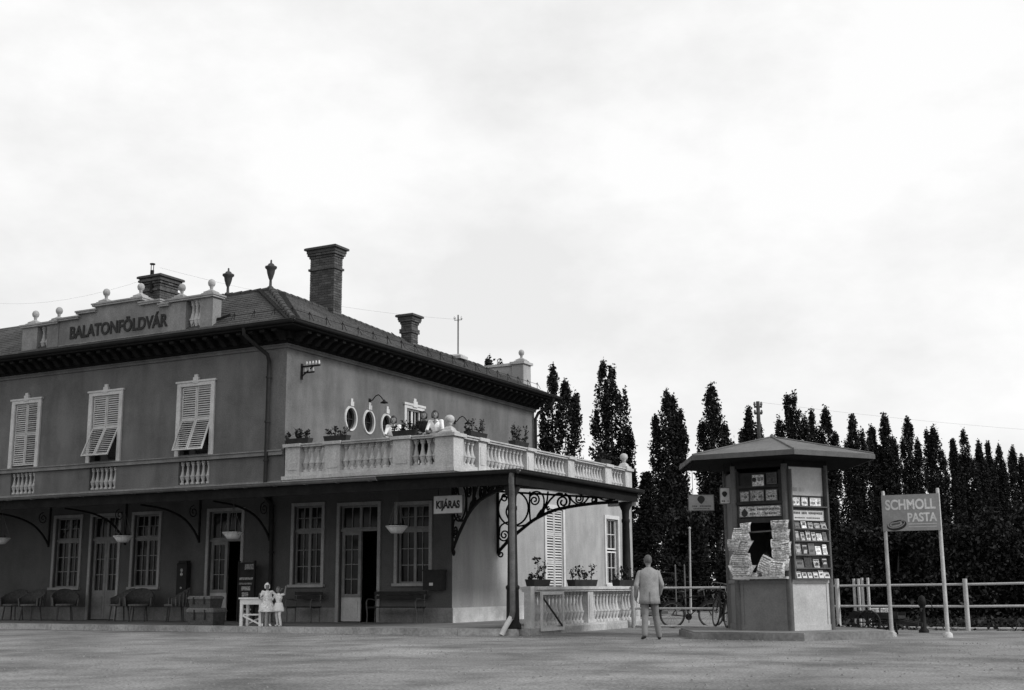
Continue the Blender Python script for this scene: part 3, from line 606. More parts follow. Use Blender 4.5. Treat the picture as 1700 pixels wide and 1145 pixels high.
def bracket_mesh(S=1.0):
    b = MB(); P = lambda q: (q[0] * S, 0, q[1])
    arch = cat([(.02, 2.13), (.4, 2.48), (.84, 2.8), (1.28, 3.08), (1.88, 3.31), (2.39, 3.40), (3.16, 3.47), (3.95, 3.49)])
    for p, q in zip(arch[:-1], arch[1:]): b.bar(P(p), P(q), .06, .085)
    b.box(-.0, .07, -.03, .03, 2.1, 3.96); b.bar(P((0, 3.95)), P((4.0, 3.58)), .06, .06)
    T = lambda pts, r=.026: b.tube([P(p) for p in pts], r, 6)
    T(spiral(.56, 3.42, .51, 1.0, 1.9, 1, .50, 34), .028); T(cat([(.2, 3.86), (.42, 3.72), (.5, 3.62), (.38, 3.5), (.32, 3.3), (.45, 3.05), (.7, 2.9), (1.0, 2.93)])); T(spiral(.27, 3.74, .14, 1.4, 0, 1))
    T(cat([(1.13, 2.98), (1.10, 3.4), (1.12, 3.9)])); T(cat([(1.1, 3.7), (1.2, 3.86), (1.4, 3.88), (1.56, 3.74), (1.58, 3.5), (1.5, 3.28)])); T(spiral(1.27, 3.64, .19, 1.7, 2.4, -1))
    T(cat([(1.3, 3.06), (1.56, 3.32), (1.78, 3.62), (2.02, 3.80), (2.2, 3.78)]), .03); T(cat([(1.72, 3.88), (1.68, 3.6), (1.58, 3.42)])); T(spiral(2.2, 3.55, .25, 1.9, 1.3, -1, .05, 34), .03)
    T(cat([(2.42, 3.74), (2.5, 3.58), (2.7, 3.46), (2.9, 3.52), (3.05, 3.66), (3.25, 3.68), (3.5, 3.56), (3.85, 3.56)])); T(spiral(2.72, 3.62, .15, 1.7, 1.6, -1)); T(spiral(3.2, 3.57, .10, 1.6, 1.6, -1)); T(spiral(3.72, 3.6, .06, 1.2, 1.6, -1, .02))
    T(cat([(.08, 2.62), (.12, 2.9), (.35, 3.02), (.62, 3.03)])); T(spiral(.25, 2.64, .19, 1.8, 3.1, 1)); T(spiral(.13, 2.08, .10, 1.3, 1.8, 1)); T(spiral(1.72, 3.38, .05, .9, 1, 1, .03))
    b.tube([P((1.3, 3.06)), P((1.40, 3.16)), P((1.52, 3.30)), P((1.6, 3.4))], [.02, .07, .075, .025], 6)
    return b.mesh('bracket', 'iron')
brm = bracket_mesh(); brd = bracket_mesh(math.sqrt(2))
inst('bracket', brm, can, (X1, 2.62, 0)); inst('bracket', brd, can, (X1, 0, 0), (0, 0, -math.pi / 4))
pb = MB(); arch = cat([(.02, 2.6), (.3, 2.95), (.8, 3.3), (1.6, 3.52), (2.6, 3.6)])
for p, q in zip(arch[:-1], arch[1:]): pb.bar((p[0], 0, p[1]), (q[0], 0, q[1]), .05, .05)
pb.box(0, .05, -.025, .025, 2.55, 3.92); pb.tube([(x, 0, z) for x, z in spiral(.32, 3.5, .2, 1.6, 1.6, -1)], .016, 5); pbm = pb.mesh('bracket', 'iron')
for x in (-.45, -3.25, -6.4, -9.9, -13): inst('bracket', pbm, can, (x, 0, 0), (0, 0, -math.pi / 2))
# posts
for k, (px, py, zb) in enumerate([(10.03, -4.0, .15), (10.03, 2.95, .12)]):
    b = MB(); b.lathe([(.20, zb), (.20, zb + .10), (.155, zb + .16), (.145, zb + .9), (.165, zb + .93), (.165, zb + .98), (.125, zb + 1.02), (.105, 2.9), (.12, 2.93), (.12, 3.0), (.10, 3.03), (.11, 3.25), (.19, 3.42), (.19, 3.5)], (px, py, 0), 14)
    b.build('post', 'iron', can)
b = MB(); b.tube([(10.22, -4.36, 3.78), (10.2, -4.36, 3.6), (10.14, -4.22, 3.35), (10.12, -4.18, 3.1), (10.12, -4.18, .55), (10.1, -4.22, .38)], .07, 8); b.build('drain_pipe', 'iron_grey', can)
b = MB(); b.tube([(10.1, -4.22, .42), (10.02, -4.36, .2), (9.97, -4.46, .02)], .065, 8); b.build('drain_boot', 'wood_white', can)

# ------------------------------------------------------------------ veranda balustrade and gate
VB = thing('veranda_balustrade', 'low pale stone balustrade on a plinth beside the ground-floor veranda', 'balustrade')
b = MB(); b.box(9.86, 10.40, -3.4, 3.3, -.02, .14); b.box(9.84, 10.44, -3.42, 3.35, .14, .20); b.build('base', 'stone', VB)
for y in (-.25, 2.95):
    b = MB(); b.box(10.0, 10.34, y - .17, y + .17, .2, 1.0); b.box(10.34, 10.355, y - .1, y + .1, .32, .9); b.build('pillar', 'stone', VB)
b = MB(); b.box(9.97, 10.37, -3.43, 3.2, 1.0, 1.05); b.box(9.93, 10.41, -3.43, 3.25, 1.05, 1.12); b.build('rail', 'stone', VB)
vbm = baluster_mesh(.80, .085, 'stone')
brun(VB, vbm, (10.17, -3.4, 0), (10.17, -.44, 0), .215, .2); brun(VB, vbm, (10.17, -.06, 0), (10.17, 2.76, 0), .215, .2)
GT = thing('wooden_gate', 'white wooden gate with a diagonal brace standing open against the balustrade', 'gate')
b = MB(); b.box(10.14, 10.32, -3.64, -3.44, -.02, 1.13); b.build('post', 'wood_white', GT)
b = MB(); b.box(10.47, 10.51, -3.44, -2.2, .93, 1.0); b.box(10.47, 10.51, -3.44, -2.2, .08, .16); b.box(10.47, 10.51, -2.28, -2.2, .16, .93); b.box(10.47, 10.51, -3.44, -3.36, .16, .93); b.build('frame', 'wood_white', GT)
b = MB(); b.bar((10.49, -3.38, .9), (10.49, -2.28, .18), .03, .035); b.build('brace', 'wood_dark', GT)

# ------------------------------------------------------------------ flower boxes
def flower_box(loc, rz, L, seed, label, h=.36, kinds=3, wide=.26):
    t = thing('flower_box', label, 'flower box', loc, rz, 'flower boxes on the balustrades'); rr = random.Random(seed)
    b = MB(); b.rect([(L / 2 - .04, wide / 2 - .03, 0), (L / 2, wide / 2, .17), (L / 2 - .02, wide / 2 - .02, .17), (L / 2 - .04, wide / 2 - .04, .14)], 0, 0); b.build('trough', 'wood_dark', t)
    b = MB(); pts = []
    for i in range(kinds * 2):
        x = (i + .5) / (kinds * 2) * L - L / 2 + rr.uniform(-.1, .1); top = h * (rr.uniform(.7, 1.0) if i % 2 else rr.uniform(.15, .55)); bx, by = rr.uniform(-.07, .07), rr.uniform(-.05, .05)
        b.tube([(x, 0, .14), (x + bx * .5, by * .5, .14 + top * .5), (x + bx, by, .14 + top)], [.012, .01, .006], 5)
        for q in range(30):
            s = rr.random() ** .7; pts.append((x + bx * s + rr.gauss(0, .045), by * s + rr.gauss(0, .05), .16 + top * s + rr.gauss(0, .02)))
        for q in range(3):
            s = rr.uniform(.4, .9); e = (x + bx * s + rr.uniform(-.14, .14), by * s + rr.uniform(-.08, .08), .14 + top * s + .06); b.tube([(x + bx * s, by * s, .14 + top * s - .04), e], .006, 4)
            for z in range(6): pts.append((e[0] + rr.gauss(0, .03), e[1] + rr.gauss(0, .03), e[2] + rr.gauss(0, .03)))
    b.build('stem', 'leaf_dark', t); leaf_cloud('foliage', pts, .034, ['leaf', 'leaf_dark'], t, jitter=.6); return t
ZR = 5.454
flower_box((.5, .1, ZR), 0, .85, 1, 'planted trough on the terrace rail nearest the corner drain pipe')
flower_box((1.9, .1, ZR), 0, .85, 2, 'planted trough on the terrace rail left of the oval windows', .36, 2)
flower_box((4.36, .1, ZR), 0, .84, 3, 'planted trough on the terrace rail just in front of the leaning women', .36, 3)
flower_box((5.88, 1.55, ZR), math.pi / 2, 1.0, 4, 'planted trough with two upright plants right of the terrace corner ball', .42, 2)
flower_box((5.88, 4.3, ZR), math.pi / 2, .95, 5, 'bushy planted trough on the terrace rail before the far drain pipe', .62, 3)
flower_box((5.88, 10.9, ZR), math.pi / 2, .95, 6, 'planted trough near the far end ball of the terrace rail', .35, 3)
flower_box((10.17, -2.95, 1.125), math.pi / 2, .9, 7, 'planted trough on the veranda rail right behind the iron corner post', .55, 2)
flower_box((10.17, -.38, 1.125), math.pi / 2, 1.4, 8, 'planted trough in the middle of the veranda rail below the tall shutters', .45, 2)
flower_box((10.17, 2.5, 1.125), math.pi / 2, 1.4, 9, 'planted trough at the right end of the veranda rail by the far post', .5, 3)

# ------------------------------------------------------------------ wall lamps and insulators
def wall_lamp(y, z, label):
    t = thing('wall_lamp', label, 'lamp', (0.0, y, z), 0, 'goose-neck lamps on the upper side wall')
    b = MB(); b.lathe([(.07, -.0), (.07, .0)], (0, 0, 0), 8); b.tube([(0, 0, -.03), (.12, 0, .0), (.24, 0, .13), (.36, 0, .17), (.46, 0, .10), (.54, 0, 0), (.58, 0, -.05)], .018, 6); b.box(0, .03, -.06, .06, -.1, .06); b.build('arm', 'iron', t)
    b = MB(); b.lathe([(.03, .06), (.045, .02), (.12, -.03), (.14, -.055), (.125, -.05), (.04, .0)], (.60, 0, -.08), 14); b.ball((.60, 0, -.12), .045, 8); b.build('shade', 'iron', t)
wall_lamp(4.55, 7.42, 'goose-neck lamp on the upper wall above the oval windows'); wall_lamp(10.25, 7.35, 'goose-neck lamp on the upper wall right of the terrace door')
t = thing('insulator_bracket', 'two iron arms with white insulators on the wall below the eaves corner', 'bracket', (0, .75, 8.0))
b = MB(); b.bar((0, 0, 0), (.72, 0, 0), .04, .05); b.bar((.1, 0, -.2), (.5, 0, -.2), .035, .045); b.bar((0, 0, -.32), (.45, 0, -.02), .03, .03); b.box(0, .03, -.05, .05, -.4, .1); b.build('arm', 'iron', t)
im = MB(); im.lathe([(.012, 0), (.03, .03), (.034, .07), (.02, .09), (.028, .11), (.001, .14)], (0, 0, 0), 8); imm = im.mesh('insulator', 'white_paint')
for i in range(5): inst('insulator', imm, t, (.2 + .12 * i, 0, .025))
for i in range(3): inst('insulator', imm, t, (.16 + .15 * i, 0, -.175))

# ------------------------------------------------------------------ things under the canopy
def hanging_basket(x, y, z, label, k):
    t = thing('hanging_basket', label, 'basket', (x, y, z), k * .6, 'hanging flower baskets under the canopy')
    b = MB()
    for i in range(6): f = i / 5; rr = .14 + .14 * f; b.lathe([(rr, f * .16 - .13), (rr + .012, f * .16 - .118), (rr + .01, f * .16 - .105)], (0, 0, 0), 14)
    for i in range(12): a = i * math.pi / 6; b.tube([(.13 * math.cos(a), .13 * math.sin(a), -.13), (.285 * math.cos(a), .285 * math.sin(a), .04)], .009, 4)
    b.lathe([(.001, -.14), (.15, -.135), (.25, .0), (.24, .01), (.001, .01)], (0, 0, 0), 14); b.build('basket', 'wood_white', t)
    b = MB()
    for i in range(4): a = i * math.pi / 2 + .4; b.tube([(.28 * math.cos(a), .28 * math.sin(a), .04), (0, 0, .78)], .006, 4)
    b.tube([(0, 0, .78), (0, 0, 3.57 - z)], .006, 4); b.build('chain', 'iron_grey', t)
    pts = RNG.normal(size=(60, 3)) * (.1, .1, .03) + (0, 0, .05); leaf_cloud('foliage', pts, .04, ['leaf', 'leaf_dark'], t)
hanging_basket(-3.5, -3.0, 2.62, 'pale hanging flower basket above the wicker chair beside the middle window', 0)
hanging_basket(.65, -3.0, 2.62, 'pale hanging flower basket in front of the glazed door by the white table', 1)
hanging_basket(6.1, -3.0, 2.64, 'pale slatted hanging basket in front of the window left of the exit sign', 2)
hanging_basket(-8.7, -3.0, 2.68, 'hanging flower basket cut by the left edge of the picture', 3)
t = thing('exit_sign', 'white hanging sign reading KIJÁRAS under the canopy', 'sign', (7.66, -3.0, 3.19))
b = MB(); b.box(-.42, .42, -.02, .02, -.22, .22); b.build('board', 'sign_white', t)
b = MB(); b.box(-.43, .43, -.025, .025, .22, .235); b.box(-.43, .43, -.025, .025, -.235, -.22); b.box(-.435, -.42, -.025, .025, -.235, .235); b.box(.42, .435, -.025, .025, -.235, .235); b.build('edge', 'iron_grey', t)
text_mb('KIJÁRAS', .70, .19, Pl((0, -.021, 0), (1, 0, 0), (0, -1, 0)), -.35, -.09, 0, bold=.045).build('lettering', 'ink', t)
b = MB(); b.tube([(-.3, 0, .22), (-.3, 0, .42)], .01, 4); b.tube([(.3, 0, .22), (.3, 0, .42)], .01, 4); b.build('hanger', 'iron', t)
t = thing('letter_box', 'dark wall letter box with a small white label right of the window', 'letter box', (5.52, -.03, 1.05))
b = MB(); b.box(-.3, .3, -.26, 0, 0, .52); b.prism([(-.32, -.3), (.32, -.3), (.32, 0), (-.32, 0)], .52, .56); b.box(-.2, .2, -.275, -.26, .38, .43); b.build('body', 'cloth_dark', t)
b = MB(); b.box(-.09, .03, -.267, -.26, .12, .2); b.build('label_plate', 'sign_white', t)
t = thing('vending_machine', 'narrow dark wall vending machine with round white dials between window and door', 'machine', (-3.72, -.03, .92))
b = MB(); b.box(-.2, .2, -.2, 0, 0, 1.0); b.lathe([(.2, 0), (.2, .0)], (0, -.1, 1.0), 10); b.prism([(-.16, -.18), (.16, -.18), (.16, 0), (-.16, 0)], 1.0, 1.08); b.box(-.22, .22, -.23, 0, -.04, 0); b.build('cabinet', 'cloth_dark', t)
for z, r in ((.78, .055), (.66, .055), (.24, .035)):
    b = MB(); n = 12; b.add([(r * math.cos(2 * math.pi * i / n), -.206, z + r * math.sin(2 * math.pi * i / n)) for i in range(n)] + [(r * math.cos(2 * math.pi * i / n), -.2, z + r * math.sin(2 * math.pi * i / n)) for i in range(n)], [tuple(range(n))] + [(i, (i + 1) % n, n + (i + 1) % n, n + i) for i in range(n)]); b.build('dial', 'paper_dim', t)
t = thing('notice_rack', 'dark upright rack of pinned notices behind the white table', 'rack', (-.95, -.42, .15))
b = MB(); b.box(-.3, .3, -.02, .02, .2, 1.75); b.box(-.32, -.28, -.04, .04, 0, 1.8); b.box(.28, .32, -.04, .04, 0, 1.8); b.build('board', 'wood_dark', t)
for x, z, ww, h in ((.12, 1.62, .36, .16), (0, 1.27, .52, .07), (-.02, 1.12, .5, .05), (.0, .98, .34, .12), (-.02, .80, .24, .12), (0, .62, .26, .08), (.02, .36, .4, .05), (.02, .24, .4, .05)):
    b = MB(); b.box(x - ww / 2, x + ww / 2, -.035, -.021, z - h / 2, z + h / 2); b.build('notice', 'paper_dim', t)
def bench(x, y, L, label):
    t = thing('bench', label, 'bench', (x, y, .15), 0, 'benches against the station front')
    for i in range(3): b = MB(); b.box(-L / 2, L / 2, -.5 + .15 * i, -.38 + .15 * i, .42, .45); b.build('seat_slat', 'wood_dark', t)
    for i in range(2): b = MB(); b.box(-L / 2, L / 2, -.06, -.03, .66 + .12 * i, .75 + .12 * i); b.build('back_slat', 'wood_dark', t)
    for s in (-1, 1):
        u = s * (L / 2 - .06); b = MB(); b.tube([(u, -.5, 0), (u, -.48, .25), (u, -.52, .42), (u, -.54, .58), (u, -.48, .66), (u, -.3, .66), (u, -.08, .62)], .018, 5); b.tube([(u, -.1, 0), (u, -.08, .45), (u, -.03, .92)], .018, 5); b.tube([(u, -.5, .41), (u, -.08, .41)], .016, 5); b.build('end_frame', 'iron_grey', t)
bench(4.45, -.2, 1.75, 'long slatted bench with iron ends below the window left of the letter box'); bench(1.25, -.2, 1.0, 'short slatted bench with iron ends below the window left of the main door')
def wicker_chair(x, y, rz, label):
    t = thing('wicker_chair', label, 'chair', (x, y, .15), rz, 'wicker chairs on the station platform'); t.scale = (1.22, 1.22, 1.15)
    b = MB(); b.lathe([(.001, .40), (.27, .40), (.28, .43), (.27, .46), (.001, .46)], (0, 0, 0), 14); b.build('seat', 'wicker_light', t)
    b = MB(); n = 15; vs = []
    for k in range(n):
        a = math.pi * (-.12 + 1.24 * k / (n - 1)); h = .62 + .26 * max(math.sin(math.pi * k / (n - 1)), 0) ** 1.5
        for rr, z in ((.27, .40), (.31, .40), (.36, h), (.32, h)): vs.append((rr * math.cos(a), rr * math.sin(a), z))
    b.add(vs, [(k * 4 + i, k * 4 + (i + 1) % 4, k * 4 + 4 + (i + 1) % 4, k * 4 + 4 + i) for k in range(n - 1) for i in range(4)], 0, True); b.build('backrest', 'wicker', t)
    b = MB()
    for k in range(n): a = math.pi * (-.12 + 1.24 * k / (n - 1)); h = .62 + .26 * max(math.sin(math.pi * k / (n - 1)), 0) ** 1.5; b.tube([(.325 * math.cos(a), .325 * math.sin(a), .40), (.35 * math.cos(a), .35 * math.sin(a), h)], .022, 5)
    b.build('wicker_stake', 'wicker_light', t)
    for a in (.8, 2.3, 3.9, 5.5): b = MB(); b.tube([(.27 * math.cos(a), .27 * math.sin(a), 0), (.22 * math.cos(a), .22 * math.sin(a), .41)], .02, 6); b.build('leg', 'wicker', t)
wicker_chair(-10.5, -.8, .3, 'wicker tub chair standing furthest left on the platform'); wicker_chair(-5.6, -.9, -.4, 'wicker tub chair below the middle ground-floor window'); wicker_chair(-8.0, -.9, .9, 'wicker tub chair in front of the left double door'); wicker_chair(-4.6, -1.1, .6, 'wicker tub chair closest to the stacked hampers'); wicker_chair(-11.6, -1.5, -.5, 'wicker tub chair at the left picture edge'); wicker_chair(-9.2, -1.2, .1, 'wicker tub chair below the leftmost visible window'); wicker_chair(-3.2, -1.0, -.7, 'wicker tub chair below the wall vending machine')
for z, ww, h, lab, dx in ((.15, .9, .46, 'lower of two stacked wicker hampers near the platform edge', 0), (.612, .74, .32, 'upper of two stacked wicker hampers near the platform edge', -.04)):
    t = thing('wicker_hamper', lab, 'hamper', (.25 + dx, -3.5, z), .05, 'stacked wicker hampers')
    b = MB(); b.rect([(ww / 2 - .03, .25, 0), (ww / 2, .28, h * .74)], 0, 0); b.build('body', 'wicker', t)
    b = MB(); b.rect([(ww / 2 + .02, .3, h * .745), (ww / 2 + .02, .3, h * .86), (ww / 2 - .02, .26, h)], 0, 0); b.build('lid', 'wicker_light', t)
    for x in (-.18, .18): b = MB(); b.box(x - .02, x + .02, -.31, -.29, h * .3, h * .9); b.build('strap', 'wood_dark', t)
t = thing('white_table', 'small white painted table with crossed legs at the platform edge', 'table', (2.28, -3.95, .15), .25)
b = MB(); b.box(-.34, .34, -.25, .25, .70, .74); b.box(-.31, .31, -.22, .22, .56, .70); b.build('tabletop', 'white_paint', t)
for sx in (-1, 1):
    for sy in (-1, 1): b = MB(); b.box(sx * .27 - .035, sx * .27 + .035, sy * .19 - .035, sy * .19 + .035, 0, .56); b.build('leg', 'white_paint', t)
b = MB(); b.bar((-.25, -.19, .28), (.25, -.19, .06), .025, .04); b.bar((-.25, -.185, .30), (.25, -.185, .30), .025, .04); b.bar((-.25, .19, .06), (.25, .19, .28), .025, .04); b.build('brace', 'white_paint', t)

# ------------------------------------------------------------------ people
def capsule(b, p0, p1, r0, r1, mi):
    p0 = Vector(p0); p1 = Vector(p1); t = (p1 - p0).normalized(); pts = []; rs = []
    for k in (-1.0, -.85, -.5): pts.append(p0 + t * (r0 * k)); rs.append(max(r0 * math.sqrt(1 - k * k), .001))
    pts += [p0, p0.lerp(p1, .5), p1]; rs += [r0, (r0 + r1) / 2, r1]
    for k in (.5, .85, 1.0): pts.append(p1 + t * (r1 * k)); rs.append(max(r1 * math.sqrt(1 - k * k), .001))
    b.tube(pts, rs, 10, mi)
def hand(pr, wr, d, side, up, s=1.0, grip=.5):
    """palm, four unequal bent fingers and a thumb from the palm's side"""
    wr = Vector(wr); d = Vector(d).normalized(); side = Vector(side).normalized(); nrm = d.cross(side).normalized()
    pr.append(('c', wr, wr + d * .07 * s, .026 * s, .032 * s, 's'))
    for i, L in enumerate((.068, .078, .072, .055)):
        o = wr + d * .085 * s + side * ((i - 1.5) * .019 * s); m = o + (d * math.cos(grip * .6) + nrm * math.sin(grip * .6)) * L * .5 * s; e = m + (d * math.cos(grip * 1.6) + nrm * math.sin(grip * 1.6)) * L * .5 * s
        pr.append(('c', o, m, .009 * s, .0085 * s, 's')); pr.append(('c', m, e, .0085 * s, .007 * s, 's'))
    o = wr + d * .03 * s - side * .028 * s; m = o + (d * .7 - side * .7) * .035 * s; pr.append(('c', o, m, .011 * s, .010 * s, 's')); pr.append(('c', m, m + (d * .95 + nrm * .3) * .03 * s, .010 * s, .008 * s, 's'))
def person(name, label, loc, rz, J, cloth, hairm='hair', H=1.75, group=None, hair='short', voxel=.0125, extra=None, sleeve=1.0):
    """J: joints in a 1.75 m figure facing +y"""
    t = thing(name, label, 'person', loc, rz, group); s = H / 1.75; V = lambda p: Vector(p) * s; pr = []
    A = lambda k, a, c, r0, r1, m: pr.append((k, V(a), V(c), r0 * s, r1 * s, m))
    pel, chest, neck, head = J['pelvis'], J['chest'], J['neck'], J['head']
    for sd in ('L', 'R'):
        sx = -1 if sd == 'L' else 1; hp = (pel[0] + sx * .09, pel[1], pel[2] - .03); kn, an, to = J['knee' + sd], J['ankle' + sd], J['toe' + sd]
        lg = J.get('leg', 1); A('c', hp, kn, .090 * (lg + 1) / 2, .060 * lg, 'p'); A('c', kn, an, .060 * lg if cloth['p'] != 'skin' else .05, .052 * lg if cloth['p'] != 'skin' else .034, 'p'); A('c', an, (an[0], an[1] - .03, an[2] - .05), .04, .035, 'h'); A('c', (an[0], an[1], an[2] - .05), to, .038, .032, 'h')
        sh = J['sh' + sd]; el, wr = J['el' + sd], J['wr' + sd]
        am = J.get('arm', 1); A('c', sh, el, .058 * am, .046 * am, 'j'); q = Vector(el).lerp(Vector(wr), sleeve); A('c', el, q, .046 * am, .04 * am, 'j' if sleeve > .5 else 's')
        if sleeve <= .95: A('c', q, wr, .036, .027, 's')
        d = (Vector(wr) - Vector(el)).normalized(); sdv = J.get('hs' + sd, (0, 1, 0)); sdv = Vector(sdv) - d * Vector(sdv).dot(d); pr2 = []; hand(pr2, V(wr), d, sdv, None, s); pr.extend(pr2)
    A('e', (pel[0], pel[1], pel[2]), (.155, .115, .13), 0, 0, 'p'); pr[-1] = ('e', V(pel), Vector((.155, .115, .13)) * s, 0, 0, 'p')
    mid = Vector(pel).lerp(Vector(chest), .5)
    A('c', pel, tuple(mid), .125, .125, 'j'); A('c', tuple(mid), chest, .125, .135, 'j')
    pr.append(('e', V(chest), Vector((.19, .125, .17)) * s, 0, 0, 'j'))
    A('c', (chest[0] - .11, chest[1] - .01, chest[2] + .10), J['shL'], .075, .066, 'j'); A('c', (chest[0] + .11, chest[1] - .01, chest[2] + .10), J['shR'], .075, .066, 'j')
    A('c', (chest[0], chest[1], chest[2] + .12), neck, .075, .055, 'j'); A('c', neck, tuple(Vector(neck).lerp(Vector(head), .6)), .052, .05, 's')
    hd = V(head); fw = Vector(J.get('look', (0, 1, 0))).normalized(); rt = fw.cross(Vector((0, 0, 1))).normalized()
    pr.append(('e', hd, Vector((.076, .094, .115)) * s, 0, 0, 's')); pr.append(('c', hd + fw * .05 * s + Vector((0, 0, -.06 * s)), hd + fw * .065 * s + Vector((0, 0, -.085 * s)), .045 * s, .03 * s, 's'))
    pr.append(('c', hd + fw * .09 * s + Vector((0, 0, .015 * s)), hd + fw * .112 * s + Vector((0, 0, -.02 * s)), .012 * s, .016 * s, 's'))
    for q in (-1, 1): pr.append(('e', hd + rt * q * .078 * s + Vector((0, 0, -.005 * s)), Vector((.014, .025, .034)) * s, 0, 0, 's'))
    pr.append(('e', hd - fw * .012 * s + Vector((0, 0, .03 * s)), Vector((.087, .102, .106)) * s, 0, 0, 'r'))
    if hair == 'bob':
        for q in (-1, 1): pr.append(('c', hd + rt * q * .07 * s - fw * .02 * s + Vector((0, 0, .03 * s)), hd + rt * q * .075 * s - fw * .01 * s + Vector((0, 0, -.07 * s)), .04 * s, .035 * s, 'r'))
        pr.append(('c', hd - fw * .06 * s, hd - fw * .06 * s + Vector((0, 0, -.08 * s)), .06 * s, .045 * s, 'r'))
    keys = ['s', 'r', 'j', 'p', 'h']; b = MB()
    for q in pr:
        if q[0] == 'c': capsule(b, q[1], q[2], q[3], q[4], 0)
        else:
            k = len(b.v); b.ball((0, 0, 0), 1, 12); c = q[1]; rr = q[2]; ang = math.atan2(fw.y, fw.x) - math.pi / 2 if q[5] in 'sr' else 0
            for i in range(k, len(b.v)):
                x, y, z = b.v[i]; x *= rr.x; y *= rr.y; z *= rr.z; b.v[i] = (c.x + x * math.cos(ang) - y * math.sin(ang), c.y + x * math.sin(ang) + y * math.cos(ang), c.z + z)
    me = bpy.data.meshes.new('tmp'); me.from_pydata(b.v, [], b.f); o = bpy.data.objects.new('tmp', me); COL.objects.link(o)
    md = o.modifiers.new('r', 'REMESH'); md.mode = 'VOXEL'; md.voxel_size = voxel * max(s, .8); sm = o.modifiers.new('s', 'SMOOTH'); sm.factor = .5; sm.iterations = 2
    dg = bpy.context.evaluated_depsgraph_get(); ev = bpy.data.meshes.new_from_object(o.evaluated_get(dg)); bpy.data.objects.remove(o); bpy.data.meshes.remove(me)
    ev.name = 'body'
    for k in keys: ev.materials.append(M[{'s': 'skin', 'r': hairm, 'j': cloth['j'], 'p': cloth['p'], 'h': cloth.get('h', 'shoe')}[k]])
    n = len(ev.polygons); C = np.empty(n * 3); ev.polygons.foreach_get('center', C); C = C.reshape(-1, 3); best = np.full(n, 9.0); mi = np.zeros(n, int)
    for q in pr:
        a = np.array(q[1])
        if q[0] == 'c':
            c = np.array(q[2]); d = c - a; L = d @ d + 1e-9; tt = np.clip(((C - a) @ d) / L, 0, 1); ds = np.linalg.norm(C - (a + tt[:, None] * d), axis=1) - (q[3] + (q[4] - q[3]) * tt)
        else:
            rr = np.array(q[2]); ds = (np.linalg.norm((C - a) / rr, axis=1) - 1) * rr.min()
            if q[5] == 'r' and hair != 'none':
                front = (C - a) @ np.array(fw); ds = ds - .004; ds[(front > .045 * s) & (C[:, 2] < hd.z + .045 * s)] = 5
        g = ds < best; best[g] = ds[g]; mi[g] = keys.index(q[5])
    ev.polygons.foreach_set('material_index', mi); ev.polygons.foreach_set('use_smooth', np.ones(n, bool)); ev.update()
    bo = bpy.data.objects.new('body', ev); COL.objects.link(bo); bo.parent = t
    e = MB()
    for q in (-1, 1): e.ball(hd + fw * .083 * s + rt * q * .032 * s + Vector((0, 0, .012 * s)), .011 * s, 6)
    e.build('eyes', 'ink', t)
    e = MB(); mc = hd + fw * .094 * s + Vector((0, 0, -.052 * s)); e.bar(mc - rt * .022 * s, mc + rt * .022 * s, .012 * s, .010 * s); e.build('mouth', 'hair_grey', t)
    return t, V, s
def shell(t, rings, material, name, n=20):
    """clothing shell lofted through (cx, cy, z, rx, ry) rings"""
    b = MB(); vs = []
    for cx, cy, z, rx, ry in rings:
        for k in range(n): a = 2 * math.pi * k / n; f = 1 + .035 * math.sin(5 * a + z * 9) + .02 * math.sin(11 * a - z * 23); vs.append((cx + rx * math.cos(a) * f, cy + ry * math.sin(a) * f, z))
    b.add(vs, [(i * n + k, i * n + (k + 1) % n, (i + 1) * n + (k + 1) % n, (i + 1) * n + k) for i in range(len(rings) - 1) for k in range(n)], 0, True); return b.build(name, material, t)
# the man walking away
HEAD = math.atan2(Fv.y, Fv.x) - math.pi / 2
J = dict(pelvis=(0, 0, .93), chest=(0, .01, 1.28), neck=(0, .0, 1.47), head=(-.005, .03, 1.635), kneeL=(-.10, -.02, .5), ankleL=(-.13, -.16, .12), toeL=(-.17, -.02, .035), kneeR=(.14, .12, .50), ankleR=(.2, .10, .09), toeR=(.23, .24, .03),
         shL=(-.185, 0, 1.375), shR=(.185, 0, 1.375), elL=(-.275, -.05, 1.13), elR=(.272, -.01, 1.14), wrL=(-.275, .06, .90), wrR=(.235, .14, .95), hsL=(0, 1, 0), hsR=(0, 1, 0), look=(-.15, 1, 0), arm=1.2, leg=1.25)
t, V, s = person('person', 'man in a light suit walking away between the veranda and the kiosk', (13.93, -5.15, 0), HEAD, J, dict(j='suit', p='trousers', h='shoe'), 'hair_grey', 1.76)
shell(t, [(0, 0, 1.51, .065, .065), (0, -.0, 1.475, .12, .09), (0, .0, 1.435, .20, .115), (0, .0, 1.37, .236, .135), (0, .0, 1.28, .228, .15), (0, .0, 1.1, .205, .145), (0, .0, .95, .208, .15), (0, .0, .84, .22, .16), (.0, .0, .745, .228, .168), (.0, .0, .745, .21, .15)], 'suit', 'jacket')
b = MB()
b.bar((.0, -.152, 1.0), (.0, -.17, .75), .006, .01); b.build('jacket_vent', 'hair_grey', t)
